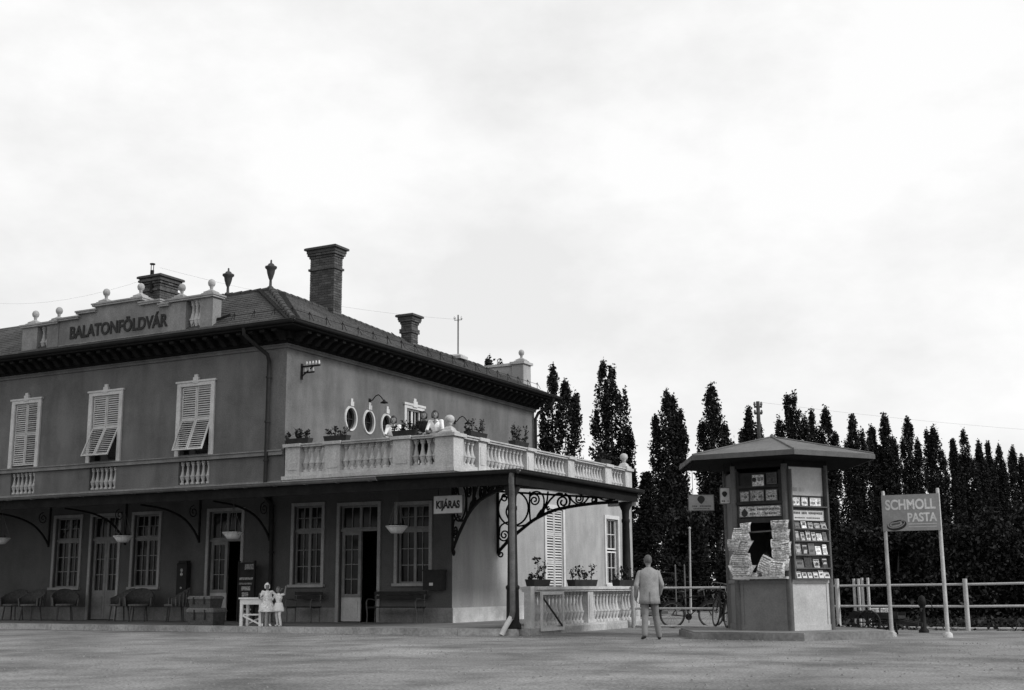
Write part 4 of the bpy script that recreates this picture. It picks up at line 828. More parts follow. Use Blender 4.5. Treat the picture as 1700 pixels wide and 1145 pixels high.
# women leaning on the terrace rail
def leaning(lean, dx=0, look=(0, 1, 0), arm=.0):
    return dict(pelvis=(0, 0, .93), chest=(0, lean, 1.26), neck=(dx, lean * 1.6, 1.42), head=(dx * 1.5, lean * 1.9 + .02, 1.575), kneeL=(-.10, .02, .5), ankleL=(-.11, -.03, .09), toeL=(-.12, .12, .03), kneeR=(.10, .02, .5), ankleR=(.11, -.03, .09), toeR=(.12, .12, .03),
                shL=(-.17, lean * 1.2, 1.38), shR=(.17, lean * 1.2, 1.38), elL=(-.24, lean + .12, 1.12), elR=(.24, lean + .12, 1.12), wrL=(-.09, lean + .3, 1.05), wrR=(.10, lean + .3, 1.06), hsL=(1, 0, 0), hsR=(-1, 0, 0), look=look)
for x, y, hh, j, p, look, lab, hm, ang in ((3.66, .52, 1.74, 'cloth_white', 'cloth_white', (.2, 1, -.1), 'woman in a white blouse leaning on the terrace rail, apart on the left', 'hair', .15), (4.74, .5, 1.80, 'cloth_dark', 'cloth_dark', (.1, 1, 0), 'dark-haired woman in a dark dress leaning on the terrace rail', 'hair', .1), (5.16, .52, 1.80, 'cloth_white', 'cloth_white', (-.1, 1, 0), 'dark-haired woman in a white collared blouse beside the terrace corner ball', 'hair', -.1)):
    t, V, s = person('person', lab, (x, y, 4.45), math.pi + .35 + ang, leaning(.09, 0, look), dict(j=j, p='skin', h='shoe'), hm, hh, 'women on the terrace', 'bob', sleeve=.1)
    shell(t, [(0, .04 * s, 1.16 * s, .14 * s, .12 * s), (0, 0, 1.0 * s, .165 * s, .14 * s), (0, 0, .75 * s, .2 * s, .18 * s), (0, 0, .45 * s, .26 * s, .22 * s), (0, 0, .44 * s, .25 * s, .21 * s)], p, 'skirt')
    b = MB(); b.add([V((-.09, .16, 1.38)), V((0, .225, 1.27)), V((0, .20, 1.42)), V((.09, .16, 1.38))], [(0, 1, 2), (3, 2, 1)]); b.build('collar', 'skin' if j == 'cloth_white' else 'cloth_dark', t)
# children playing on the platform
Jc = dict(pelvis=(0, 0, .88), chest=(0, .02, 1.2), neck=(0, .04, 1.38), head=(.02, .06, 1.56), kneeL=(-.11, .08, .47), ankleL=(-.13, .0, .09), toeL=(-.15, .14, .03), kneeR=(.12, .0, .47), ankleR=(.14, -.12, .10), toeR=(.16, .0, .03),
          shL=(-.18, .02, 1.33), shR=(.18, .02, 1.33), elL=(-.36, .05, 1.2), elR=(.38, .08, 1.32), wrL=(-.5, .08, 1.38), wrR=(.44, .14, 1.56), hsL=(0, 1, 0), hsR=(0, 1, 0), look=(.1, 1, -.05))
t, V, s = person('person', 'child in a pale printed dress and white kerchief beside the white table', (2.78, -4.05, .15), HEAD + math.pi + .35, {**Jc, 'wrR': (.34, .24, 1.2), 'elR': (.32, .1, 1.1)}, dict(j='cloth_print', p='skin', h='cloth_white'), 'cloth_white', 1.16, 'children playing at the platform edge', 'bob', sleeve=.3)
shell(t, [(0, .02, 1.32 * s, .15 * s, .12 * s), (0, .02, 1.12 * s, .19 * s, .16 * s), (0, 0, .98 * s, .19 * s, .16 * s), (0, 0, .8 * s, .27 * s, .23 * s), (0, 0, .58 * s, .33 * s, .28 * s), (0, 0, .56 * s, .31 * s, .27 * s)], 'cloth_print', 'dress')
b = MB(); b.ball((.013, -.035, 1.075), .05, 8, sq=.6); b.tube([(.013, -.05, 1.07), (-.03, -.10, 1.03)], [.02, .008], 5); b.tube([(.013, -.05, 1.07), (.05, -.10, 1.03)], [.02, .008], 5); b.build('kerchief_knot', 'cloth_white', t)
t, V, s = person('person', 'child in white shorts with one arm raised, right of the white table', (3.05, -3.9, .15), HEAD + math.pi - .5, {**Jc, 'wrL': (-.42, .1, 1.6), 'elL': (-.36, .08, 1.36), 'elR': (.3, .1, 1.12), 'wrR': (.36, .3, 1.1)}, dict(j='cloth_print', p='cloth_white', h='cloth_white'), 'hair_grey', 1.06, 'children playing at the platform edge', 'bob', sleeve=.3)
shell(t, [(0, 0, 1.0 * s, .16 * s, .14 * s), (0, 0, .9 * s, .2 * s, .17 * s), (0, .0, .68 * s, .26 * s, .2 * s), (0, .0, .62 * s, .25 * s, .19 * s), (0, .0, .62 * s, .22 * s, .17 * s)], 'cloth_white', 'shorts')

# ------------------------------------------------------------------ kiosk
KC = Vector((16.02, -2.6, 0)); KA = [R(-63.1 + 60 * k) for k in range(6)]
def kp(k, r, z): a = KA[k % 6]; return Vector((KC.x + r * math.cos(a), KC.y + r * math.sin(a), z))
b = MB(); b.prism([tuple((kp(k, 2.45, 0)).xy) for k in range(6)], -.02, .13); b.prism([tuple((kp(k, 2.4, 0)).xy) for k in range(6)], .13, .16); struct(b.build('kiosk_slab', 'platform'))
KI = thing('newspaper_kiosk', 'six-sided wooden newspaper kiosk with a wide overhanging hipped roof', 'kiosk')
KR = 1.17
def face(k):   # plane of the face from corner k to k+1, u measured from corner k
    p, q = kp(k, KR, 0), kp(k + 1, KR, 0); u = (q - p).normalized(); return Pl(p, u, (u.y, -u.x, 0)), (q - p).length
for k in range(6):
    b = MB(); b.lathe([(.075, .16), (.075, 3.72)], kp(k, KR - .01, 0), 6); b.build('corner_post', 'kiosk_wood', KI)
for k in range(6):
    pl, L = face(k); lit = k == 0  # sunward face gets the paler material, sunlight put into the colour
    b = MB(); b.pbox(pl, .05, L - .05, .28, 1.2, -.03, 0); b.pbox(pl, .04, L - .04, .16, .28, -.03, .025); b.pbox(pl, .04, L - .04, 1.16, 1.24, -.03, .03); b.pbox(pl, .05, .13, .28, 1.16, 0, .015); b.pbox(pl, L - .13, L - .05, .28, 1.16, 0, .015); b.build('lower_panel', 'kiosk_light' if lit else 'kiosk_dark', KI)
    if k in (1, 2, 3, 4): b = MB(); b.pbox(pl, .05, L - .05, 1.25, 3.6, -.03, 0); b.build('upper_panel', 'kiosk_dark', KI)
b = MB(); b.prism([tuple(kp(k, KR - .05, 0).xy) for k in range(6)], .165, .2); b.build('floor', 'wood_dark', KI)
PF, LF = face(5); PR, LR = face(0)     # PF: serving front, PR: bright right face
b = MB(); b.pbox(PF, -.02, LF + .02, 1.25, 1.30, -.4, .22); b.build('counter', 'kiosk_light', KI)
b = MB(); b.pbox(PF, .05, LF - .05, 2.46, 2.56, -.03, .03); b.pbox(PF, .05, LF - .05, 2.86, 2.92, -.03, .05); b.pbox(PF, .05, LF - .05, 3.22, 3.28, -.03, .03); b.pbox(PF, .05, .13, 1.3, 3.6, -.03, .02); b.pbox(PF, LF - .13, LF - .05, 1.3, 3.6, -.03, .02); b.build('window_frame', 'wood_dark', KI)
for k in range(6): pl, L = face(k); b = MB(); b.pbox(pl, .0, L, 3.66, 3.80, -.03, .035); b.build('eave_shade_band', 'eave', KI)  # added dark band at the wall top, eave shade put into its colour
b = MB(); b.pbox(PF, .13, LF - .13, 2.56, 3.56, -.03, -.02); b.build('upper_panel', 'wood_dark', KI)
b = MB(); b.tube([PF.p(.13, 2.25, .03), PF.p(LF - .2, 2.28, .03)], .022, 6); b.build('paper_rail', 'kiosk_wood', KI)
b = MB(); b.pbox(PR, .05, LR - .05, 1.25, 3.66, -.03, 0)
b.build('upper_panel', 'kiosk_dark', KI)
b = MB()
for z in (1.24, 1.46, 1.74, 2.04, 2.30, 2.78): b.pbox(PR, .06, LR - .06, z, z + .025, 0, .14)
b.pbox(PR, LR - .09, LR - .055, 1.24, 3.6, 0, .14); b.pbox(PR, .055, .09, 1.24, 3.6, 0, .14); b.build('shelf', 'kiosk_wood', KI)
# roof
for k in range(6):
    p, q = kp(k, 2.3, 3.92), kp(k + 1, 2.3, 3.92); a = Vector((KC.x, KC.y, 4.44)); b = MB(); dn = Vector((0, 0, -.03))
    b.add([p, q, a, p + dn, q + dn, a + dn], [(0, 1, 2), (5, 4, 3), (0, 3, 4, 1)]); b.build('roof_panel', 'kiosk_roof', KI)
    b = MB(); b.bar(p + Vector((0, 0, -.06)), q + Vector((0, 0, -.06)), .03, .10); b.build('eave_board', 'kiosk_wood', KI)
    b = MB(); b.tube([kp(k, 2.28, 3.935), Vector((KC.x, KC.y, 4.45))], .022, 5); b.build('ridge_roll', 'kiosk_roof', KI)
b = MB(); b.prism([tuple(kp(k, 2.26, 0).xy) for k in range(6)], 3.80, 3.83); b.build('soffit', 'soffit', KI)
b = MB(); b.lathe([(.06, 4.42), (.05, 4.48), (.02, 4.51), (.001, 4.52)], (KC.x, KC.y, 0), 8); b.build('roof_knob', 'kiosk_roof', KI)
# name boards with worn print
def board(name, label, pl, u0, u1, z0, z1, d, material, rows, group=None, emblem=None, ink='ink_soft', thick=.02):
    t = thing(name, label, 'sign', (0, 0, 0), 0, group)
    b = MB(); b.pbox(pl, u0, u1, z0, z1, d, d + thick); b.build('plate', material, t)
    b = MB(); e = .012; dd = d + thick + .001
    b.pbox(pl, u0, u1, z1, z1 + e, d, dd + .006); b.pbox(pl, u0, u1, z0 - e, z0, d, dd + .006); b.pbox(pl, u0 - e, u0, z0 - e, z1 + e, d, dd + .006); b.pbox(pl, u1, u1 + e, z0 - e, z1 + e, d, dd + .006); b.build('border', 'kiosk_wood', t)
    b = MB(); rr = random.Random(len(label))
    for (ua, ub, za, h) in rows:
        u = ua
        while u < ub:
            wd = rr.uniform(.018, .045); 
            if rr.random() > .12: b.pbox(pl, u, min(u + wd, ub), za + rr.uniform(0, .15) * h, za + h * rr.uniform(.85, 1), dd - .001, dd + .002)
            u += wd + .01
    if rows: b.build('print', ink, t)
    if emblem:
        cu, cz, r, kind = emblem; b = MB(); pts = []
        for i in range(20):
            a = 2 * math.pi * i / 20; x, z = math.cos(a), math.sin(a)
            if kind == 'shield': z = z * 1.0 if z > 0 else z * 1.15; x = x * (1 - .35 * max(-z, 0))
            if kind == 'cone': x = x * (1 - .75 * max(z, 0)); z = z * 1.2
            pts.append(pl.p(cu + x * r, cz + z * r, dd + .004))
        b.add(pts + [p - pl.n * .006 for p in pts], [tuple(range(20))] + [(i, (i + 1) % 20, 20 + (i + 1) % 20, 20 + i) for i in range(20)]); b.build('emblem', 'ink', t)
    return t
board('name_board', 'long pale name board with a dark cone emblem above the kiosk hatch', PF, .12, LF - .1, 2.60, 2.82, .0, 'paper_dim', [(.36, LF - .14, 2.725, .055), (.36, LF - .2, 2.635, .05)], emblem=(.24, 2.69, .075, 'cone'))
board('name_board', 'pale lettered board above the bookshelves on the right face of the kiosk', PR, .13, LR - .13, 2.50, 2.72, .03, 'sign_white', [(.16, .55, 2.63, .06), (.6, LR - .17, 2.63, .06), (.2, LR - .25, 2.54, .03)])
t0 = board('poster', 'large pale sheet poster at the top of the right kiosk face', PR, .10, LR - .12, 3.04, 3.66, .02, 'sign_white', [(.2, .5, 3.12, .1)], ink='kiosk_light', thick=.012)
board('poster', 'black and white picture poster in the upper window of the kiosk', PF, .46, .72, 3.26, 3.5, .03, 'paper', [(.58, .71, 3.36, .1)], emblem=(.5, 3.40, .05, 'round'))
board('poster', 'dim poster right of the picture poster in the kiosk window', PF, .80, 1.0, 3.30, 3.52, .03, 'print', [])
for i, (a, c, h) in enumerate(((.17, .36, .2), (.40, .70, .22), (.76, 1.0, .22))): board('framed_print', ['leftmost', 'middle', 'rightmost'][i] + ' of three small prints above the long name board of the kiosk', PF, a, c, 2.94, 2.94 + h, .03, 'paper_dim', [(a + .04, c - .04, 3.0, .05)], 'prints above the kiosk hatch', ink='print')
for i, (a, c) in enumerate(((.12, .38), (.42, .60), (.66, .98))): board('framed_print', ['leftmost', 'middle', 'rightmost'][i] + ' of three pale sheets below the large poster on the kiosk', PR, a, c, 2.82, 3.0, .02, 'paper', [(a + .04, c - .04, 2.86, .05)], 'sheets on the right kiosk face', ink='kiosk_dark')
# hanging tin signs under the left eave
q = kp(5, 1.75, 0); sp = Pl((14.62, -3.55, 0), (.883, .469, 0), (.469, -.883, 0))
t = board('tin_sign', 'wide tin sign with a dark shield hanging under the left kiosk eave', sp, -.30, .26, 2.78, 3.12, 0, 'sign_grey', [(-.22, .2, 2.85, .04), (-.2, .18, 2.80, .03)], 'tin signs on the kiosk', (-.02, 3.02, .085, 'shield'))
b = MB(); b.tube([sp.p(-.2, 3.12, .01), sp.p(-.2, 3.80, .01)], .006, 4); b.tube([sp.p(.2, 3.12, .01), sp.p(.2, 3.80, .01)], .006, 4); b.build('hanger', 'iron', t)
sp2 = Pl((15.12, -3.45, 0), (.883, .469, 0), (.469, -.883, 0))
t = board('tin_sign', 'small upright tin sign with a dark emblem beside the kiosk window', sp2, -.10, .11, 2.92, 3.26, 0, 'sign_white', [(-.07, .08, 2.95, .04)], 'tin signs on the kiosk', (0, 3.13, .06, 'shield'))
b = MB(); b.tube([sp2.p(0, 3.26, .01), sp2.p(0, 3.80, .01)], .006, 4); b.build('hanger', 'iron', t)
# newspapers hung beside the hatch
def newspaper(pl, u, z, wd, h, d, rot, bend, label, grp):
    t = thing('newspaper', label, 'newspaper', tuple(pl.p(u, z, d)), math.atan2(pl.u.y, pl.u.x), grp); b = MB(); vs = []
    n = 6
    for i in range(n + 1):
        f = i / n - .5
        for j in range(4):
            g = j / 3; x = f * wd * (1 + bend * (.5 - g)); zz = -g * h; y = -.012 - .05 * math.sin(g * math.pi) - .025 * abs(f) * 2 * bend - .012 * (i % 2)
            xr = x * math.cos(rot) - zz * math.sin(rot); zr = x * math.sin(rot) + zz * math.cos(rot); vs.append((xr, y, zr))
    b.add(vs, [(i * 4 + j, i * 4 + 4 + j, i * 4 + 5 + j, i * 4 + 1 + j) for i in range(n) for j in range(3)]); bk = [(x, y + .006, z) for x, y, z in vs]; b.add(bk, [(i * 4 + j, i * 4 + 1 + j, i * 4 + 5 + j, i * 4 + 4 + j) for i in range(n) for j in range(3)]); b.build('sheet', 'paper', t)
    b = MB()
    for i in range(6):
        zz = -h * (.12 + .14 * i); hh = h * (.07 if i == 0 else .03); l0 = -wd * .40; l1 = wd * (.38 - .12 * (i % 2))
        b.bar((l0 * math.cos(rot) - zz * math.sin(rot), -.082, l0 * math.sin(rot) + zz * math.cos(rot)), (l1 * math.cos(rot) - zz * math.sin(rot), -.082, l1 * math.sin(rot) + zz * math.cos(rot)), .002, hh)
    b.build('headline', 'ink_soft' if RNG.random() < .5 else 'kiosk_dark', t)
ords = ['topmost', 'second', 'third', 'fourth', 'lowest']
for i in range(4): newspaper(PF, .16 + .02 * (i % 2), 2.36 - .27 * i, .40 + .08 * (i in (2, 3)), .32, .06 + .02 * i, random.uniform(-.08, .08), .75 if i in (1, 3) else -.35, ords[i if i < 3 else 4] + ' newspaper in the column left of the kiosk hatch', 'newspapers left of the kiosk hatch')
for i in range(5): newspaper(PF, LF - .12 + .02 * (i % 2), 2.5 - .21 * i, .38, .24, .05 + .02 * i, random.uniform(-.1, .1), .2, ords[i] + ' newspaper in the column right of the kiosk hatch', 'newspapers right of the kiosk hatch')
newspaper(PF, LF - .36, 1.72, .26, .36, .2, -.45, 0, 'tilted newspaper at the left of the fan beside the kiosk hatch', 'fanned newspapers on the kiosk'); newspaper(PF, LF - .14, 1.62, .34, .34, .22, -.12, 0, 'newspaper at the right of the fan beside the kiosk hatch', 'fanned newspapers on the kiosk')
for i, (u, z, wd, hh, rot) in enumerate(((.30, 2.46, .22, .2, .1), (.02, 2.1, .26, .24, -.12), (LF + .02, 2.02, .2, .3, .1))): newspaper(PF, u, z, wd, hh, .13, rot, .4, ['small sheet pinned at the top left of the kiosk hatch', 'small sheet jutting out left of the newspaper column', 'sheet hanging over the front corner post of the kiosk'][i], 'loose sheets around the kiosk hatch')
for i, (u, wd) in enumerate(((.34, .3), (.72, .26))):
    t = thing('newspaper_bundle', ['left', 'right'][i] + ' flat bundle of newspapers lying on the kiosk counter', 'newspapers', tuple(PF.p(u, 1.302, -.02)), math.atan2(PF.u.y, PF.u.x) + .1 * i, 'bundles on the kiosk counter')
    for k in range(4): b = MB(); b.box(-wd / 2 + .01 * (k % 2), wd / 2 + .008 * (k % 3), -.13, .1, .022 * k, .022 * k + .018); b.build('paper_stack', 'paper', t)
# magazines on the shelves
for row, (z, h0, n) in enumerate(((1.265, .17, 6), (1.485, .235, 4), (1.765, .255, 5), (2.065, .215, 6), (2.325, .17, 5))):
    for i in range(n):
        cw = (LR - .22) / n; u = .11 + cw * (i + .5); wd = cw * random.uniform(.6, .97); h = h0 * random.uniform(.7, 1.0); b = MB(); rz = math.atan2(PR.u.y, PR.u.x)
        b.hexa([(-wd / 2, -.125, 0), (wd / 2, -.125, 0), (wd / 2, -.11, 0), (-wd / 2, -.11, 0), (-wd / 2, -.085, h), (wd / 2, -.085, h), (wd / 2, -.07, h), (-wd / 2, -.07, h)])
        z0_ = h * random.uniform(.1, .45); z1_ = z0_ + h * random.uniform(.2, .45); f = lambda z: -.1275 + .04 * z / h
        b.add([(-wd * .38, f(z0_), z0_), (wd * random.uniform(.05, .4), f(z0_), z0_), (wd * .36, f(z1_), z1_), (-wd * random.uniform(.1, .38), f(z1_), z1_)], [(0, 1, 2, 3)], 1); b.add([(-wd * .4, f(h * .82), h * .82), (wd * .4, f(h * .82), h * .82), (wd * .4, f(h * .93), h * .93), (-wd * .4, f(h * .93), h * .93)], [(0, 1, 2, 3)], 1)
        cov = random.choice(['print', 'ink_soft', 'kiosk_light'])
        o = b.build('magazine', [random.choice(['paper', 'paper_dim', 'paper_dim', 'print', 'kiosk_dark']) if row else 'sign_white', cov if row else 'ink_soft'], None); o.location = PR.p(u, z, 0); o.rotation_euler = (0, 0, rz)
        tag(o, '%s magazine from the left on the %s shelf of the right kiosk face' % (['first', 'second', 'third', 'fourth', 'fifth', 'sixth', 'seventh'][i], ['bottom', 'second lowest', 'middle', 'second highest', 'top'][row]), 'magazine', 'magazines on the %s kiosk shelf' % ['bottom', 'second lowest', 'middle', 'second highest', 'top'][row])
# vendor
Jv = dict(pelvis=(0, 0, .93), chest=(0, .03, 1.28), neck=(0, .05, 1.45), head=(0, .08, 1.61), kneeL=(-.1, .02, .5), ankleL=(-.11, -.03, .09), toeL=(-.12, .12, .03), kneeR=(.1, .02, .5), ankleR=(.11, -.03, .09), toeR=(.12, .12, .03),
          shL=(-.19, .03, 1.40), shR=(.19, .03, 1.40), elL=(-.26, .12, 1.14), elR=(.27, .13, 1.14), wrL=(-.16, .34, 1.08), wrR=(.17, .34, 1.08), hsL=(1, 0, 0), hsR=(-1, 0, 0), look=(.05, 1, -.05))
pc = PF.p(LF * .48, 0, -.46)
person('person', 'vendor in a pale shirt behind the counter inside the kiosk', (pc.x, pc.y, .2), math.atan2(PF.n.y, PF.n.x) - math.pi / 2, Jv, dict(j='cloth_white', p='cloth_dark', h='shoe'), 'hair', 1.66)

# ------------------------------------------------------------------ enamel sign on two posts
pL, pR = Vector((18.29, -1.95, 0)), Vector((19.46, -1.96, 0))
SN = thing('enamel_sign', 'grey enamel advertising board reading SCHMOLL PASTA on two tall white posts', 'sign')
u = (pR - pL).normalized(); sp = Pl(pL, u, (u.y, -u.x, 0)); LS = (pR - pL).length
for p, h in ((pL, 3.16), (pR, 3.18)):
    b = MB(); b.lathe([(.045, 0), (.038, h - .04), (.03, h)], p, 8); b.lathe([(.11, -.02), (.10, .08), (.05, .12)], p, 8); b.build('post', 'fence_paint', SN)
b = MB(); b.pbox(sp, -.03, LS + .03, 2.27, 3.06, .05, .075); b.build('board', 'sign_grey', SN)
fp = Pl(sp.p(0, 0, .076), sp.u, sp.n)
text_mb('SCHMOLL', LS - .10, .22, fp, .05, 2.74, 0, bold=.03).build('lettering', 'sign_letter', SN); text_mb('PASTA', LS * .53, .19, fp, LS * .44, 2.47, 0, bold=.03).build('lettering', 'sign_letter', SN)
b = MB(); b.pbox(fp, LS * .45, LS - .05, 2.41, 2.42, 0, .003); b.pbox(fp, LS * .45, LS - .05, 2.35, 2.358, 0, .003); b.build('rule_line', 'sign_letter', SN)
def disc(b, cu, cz, ru, rz, d0, d1, mi, tilt=.18, n=28):
    P = [fp.p(cu + ru * math.cos(2 * math.pi * i / n) * math.cos(tilt) - rz * math.sin(2 * math.pi * i / n) * math.sin(tilt), cz + ru * math.cos(2 * math.pi * i / n) * math.sin(tilt) + rz * math.sin(2 * math.pi * i / n) * math.cos(tilt), d1) for i in range(n)]
    b.add(P + [p - fp.n * (d1 - d0) for p in P], [tuple(range(n))] + [(i, (i + 1) % n, n + (i + 1) % n, n + i) for i in range(n)], mi)
b = MB(); disc(b, .27, 2.40, .215, .115, 0, .004, 0); disc(b, .26, 2.425, .19, .09, .004, .007, 1); disc(b, .26, 2.425, .16, .070, .007, .009, 0); disc(b, .26, 2.425, .145, .060, .009, .011, 1)
for i in range(7): b.pbox(fp, .165 + i * .027, .184 + i * .027, 2.39 + i * .005, 2.43 + i * .005, .011, .013, 0)
disc(b, .28, 2.485, .10, .016, .011, .013, 0); disc(b, .41, 2.455, .025, .028, .011, .013, 0); b.build('tin_emblem', ['ink', 'sign_grey'], SN)

# ------------------------------------------------------------------ railings
def railing(label, pts, zs, posts, r=.040, double=()):
    t = thing('railing', label, 'railing', (0, 0, 0), 0, 'white pipe railings')
    for z in zs: b = MB(); b.tube([(p[0], p[1], z * p[2]) for p in pts], r * .85, 6); b.build('rail', 'fence_paint', t)
    for x, y, h in posts: b = MB(); b.tube([(x, y, -.05), (x, y, h)], r * 1.5, 6); b.build('post', 'fence_paint', t)
    for x, y, h in double: b = MB(); b.tube([(x, y, -.05), (x, y, h)], r, 6); b.build('post', 'fence_paint', t)
railing('white pipe railing between the veranda and the kiosk with the bicycle', [(10.5, 2.0, 1), (13.9, 2.2, 1)], (1.07, .52, .05), [(10.6, 2.0, 1.12), (13.25, 2.15, 1.15)])
railing('white pipe railing right of the kiosk running past the enamel sign', [(15.2, 3.25, 1), (19.3, 2.3, 1.02), (24.5, 3.6, 1.09)], (1.09, .57, .05), [(15.95, 3.05, 1.28), (19.27, 2.28, 1.25), (23.4, 3.35, 1.3)], double=[(16.2, 3.9, 1.28), (16.32, 3.9, 1.28), (16.55, 3.3, 1.3), (16.7, 3.3, 1.3)])

# ------------------------------------------------------------------ bicycles
def bicycle(label, loc, rz, lean=.1):
    t = thing('bicycle', label, 'bicycle', loc, rz, 'parked bicycles'); t.rotation_euler = (lean, 0, rz)
    for x in (-.52, .52):
        b = MB(); n = 28; b.tube([(x + .33 * math.cos(2 * math.pi * i / n), 0, .35 + .33 * math.sin(2 * math.pi * i / n)) for i in range(n + 1)], .021, 6, cap=False); wh = b.build('wheel', 'rubber', t)
        b = MB(); b.tube([(x + .30 * math.cos(2 * math.pi * i / n), 0, .35 + .30 * math.sin(2 * math.pi * i / n)) for i in range(n + 1)], .011, 5, cap=False)
        for i in range(14): a = math.pi * i / 7; b.tube([(x, 0, .35), (x + .3 * math.cos(a), 0, .35 + .3 * math.sin(a))], .003, 3)
        b.tube([(x, -.04, .35), (x, .04, .35)], .025, 6); b.build('rim', 'iron_grey', wh)
        b = MB(); b.tube([(x + .365 * math.cos(a), 0, .35 + .365 * math.sin(a)) for a in [math.pi * (.1 + .85 * i / 10) for i in range(11)]], .016, 5); b.build('mudguard', 'iron', t)
    b = MB(); bb, st, hd, hd2 = (-.08, 0, .30), (-.2, 0, .80), (.36, 0, .86), (.38, 0, .72)
    for p, q in ((bb, st), (st, hd), (bb, hd2), (st, (-.52, 0, .35)), (bb, (-.52, 0, .35)), (hd, hd2), (hd2, (.52, 0, .35))): b.tube([p, q], .016, 6)
    b.build('frame', 'iron', t)
    b = MB(); b.tube([hd, (.34, 0, 1.0)], .013, 6); b.tube([(.18, -.26, .96), (.3, -.2, 1.02), (.36, 0, 1.02), (.3, .2, 1.02), (.18, .26, .96)], .012, 6); b.build('handlebar', 'iron_grey', t)
    b = MB(); b.tube([st, (-.22, 0, .93)], .012, 5); b.lathe([(.001, 0), (.10, .01), (.11, .04), (.03, .06), (.001, .06)], (-.26, 0, .93), 10); b.build('saddle', 'shoe', t)
    b = MB(); b.lathe([(.09, -.006), (.09, .006)], (0, 0, 0), 16); b.v = [(x + bb[0], z + .05, y + bb[2]) for x, y, z in b.v]; b.tube([(bb[0], -.1, bb[2] - .16), (bb[0], -.02, bb[2] - .16), (bb[0], .02, bb[2] + .16), (bb[0], .1, bb[2] + .16)], .012, 5); b.build('crank', 'iron', t)
bicycle('dark bicycle parked broadside behind the railing left of the kiosk', (12.15, 2.35, 0), .35, -.08); bicycle('dark bicycle seen nearly end-on leaning against the left side of the kiosk', (14.35, -1.75, .16), HEAD + math.pi / 2 + .1, .12)
# ------------------------------------------------------------------ luggage cart and water post
CT = thing('hand_cart', 'dark low luggage cart with a raised shaft below the enamel sign', 'cart', (17.75, -.75, 0), -.05)
b = MB(); b.box(-.55, .55, -.35, .35, .36, .42); b.box(-.55, .55, -.36, -.33, .42, .5); b.box(-.55, .55, .33, .36, .42, .5); b.bar((-.5, -.2, .5), (.95, -.2, .22), .07, .08); b.bar((-.5, .2, .5), (.95, .2, .22), .07, .08); b.build('bed', 'wood_dark', CT)
for y in (-.40, .40):
    b = MB(); n = 20; b.tube([(-.1 + .26 * math.cos(2 * math.pi * i / n), y, .28 + .26 * math.sin(2 * math.pi * i / n)) for i in range(n + 1)], .022, 5, cap=False)
    for i in range(8): a = math.pi * i / 4; b.tube([(-.1, y, .28), (-.1 + .25 * math.cos(a), y, .28 + .25 * math.sin(a))], .013, 4)
    b.tube([(-.1, y - .05, .28), (-.1, y + .05, .28)], .045, 6); b.build('wheel', 'wood_dark', CT)
for y in (-.28, .28): b = MB(); b.bar((.3, y, .38), (.35, y, 0), .05, .05); b.build('prop_leg', 'wood_dark', CT)
t = thing('parcel', 'small pale parcel lying on the luggage cart', 'parcel', (17.85, -.85, .42), .1); b = MB(); b.rect([(.19, .12, 0), (.2, .13, .02), (.2, .13, .15), (.19, .12, .17)], 0, 0); b.build('wrapping', 'paper', t); b = MB(); b.box(-.012, .012, -.134, .134, -.002, .174); b.build('string', 'wood_dark', t)
t = thing('water_post', 'dark iron standpipe with a rounded top behind the luggage cart', 'standpipe', (18.5, .7, 0)); b = MB(); b.lathe([(.12, 0), (.12, .06), (.07, .1), (.06, .6), (.09, .64), (.10, .72), (.07, .82), (.02, .86), (.001, .87)], (0, 0, 0), 10); b.build('column', 'iron', t); b = MB(); b.tube([(0, -.06, .55), (0, -.2, .55), (0, -.24, .48)], .025, 6); b.tube([(0, 0, .8), (.2, 0, .72), (.24, 0, .5)], .014, 5); b.build('spout', 'iron', t)

# ------------------------------------------------------------------ poles and wires
t = thing('telegraph_pole', 'tall dark telegraph pole with a cluster of insulators behind the kiosk', 'pole', (10.74, 14.09, 0))
b = MB(); b.tube([(0, 0, 0), (0, 0, 7.8)], [.10, .07], 8); b.build('pole', 'bark', t)
b = MB(); b.bar((-.13, -.06, 7.6), (.13, .06, 7.6), .06, .07); b.bar((-.13, -.06, 7.35), (.13, .06, 7.35), .06, .07); b.build('crossarm', 'wood_dark', t)
imd = im.mesh('insulator', 'iron_grey')
for z in (7.63, 7.33):
    for x in (-.11, .11): inst('insulator', imd, t, (x, x * .5, z), (0, 0, 0), (1.5, 1.5, 1.2))
b = MB(); b.tube([(0, 0, 6.9), (2.6, -1.0, 0)], .012, 4); b.build('stay_wire', 'iron', t)
def wire(a, c, sag, label):
    b = MB(); a = Vector(a); c = Vector(c); b.tube([a.lerp(c, i / 12) - Vector((0, 0, 4 * sag * (i / 12) * (1 - i / 12))) for i in range(13)], .003, 4); tag(b.build('overhead_wire', 'zinc'), label, 'wire', 'overhead wires')
wire((10.9, 14.1, 7.75), (38, 62, 10.2), .9, 'overhead wire running right from the telegraph pole over the poplars'); wire((-1.9, 13.5, 12.15), (-8.6, 3.2, 12.9), .3, 'overhead wire from the roof pole back to the left chimney'); wire((-8.8, 3, 12.5), (-34, 14, 17), .7, 'overhead wire leaving the left chimney at the picture edge')
t = thing('pale_pole', 'slim pale leaning pole in front of the spruce left of the kiosk', 'pole', (6.4, 18.1, 0)); b = MB(); b.tube([(0, 0, 0), (.25, -.5, 3.4)], [.05, .035], 6); b.build('shaft', 'fence_paint', t); b = MB(); b.lathe([(.055, 0), (.06, .05), (.001, .09)], (.25, -.5, 3.38), 8); b.build('cap', 'fence_paint', t)
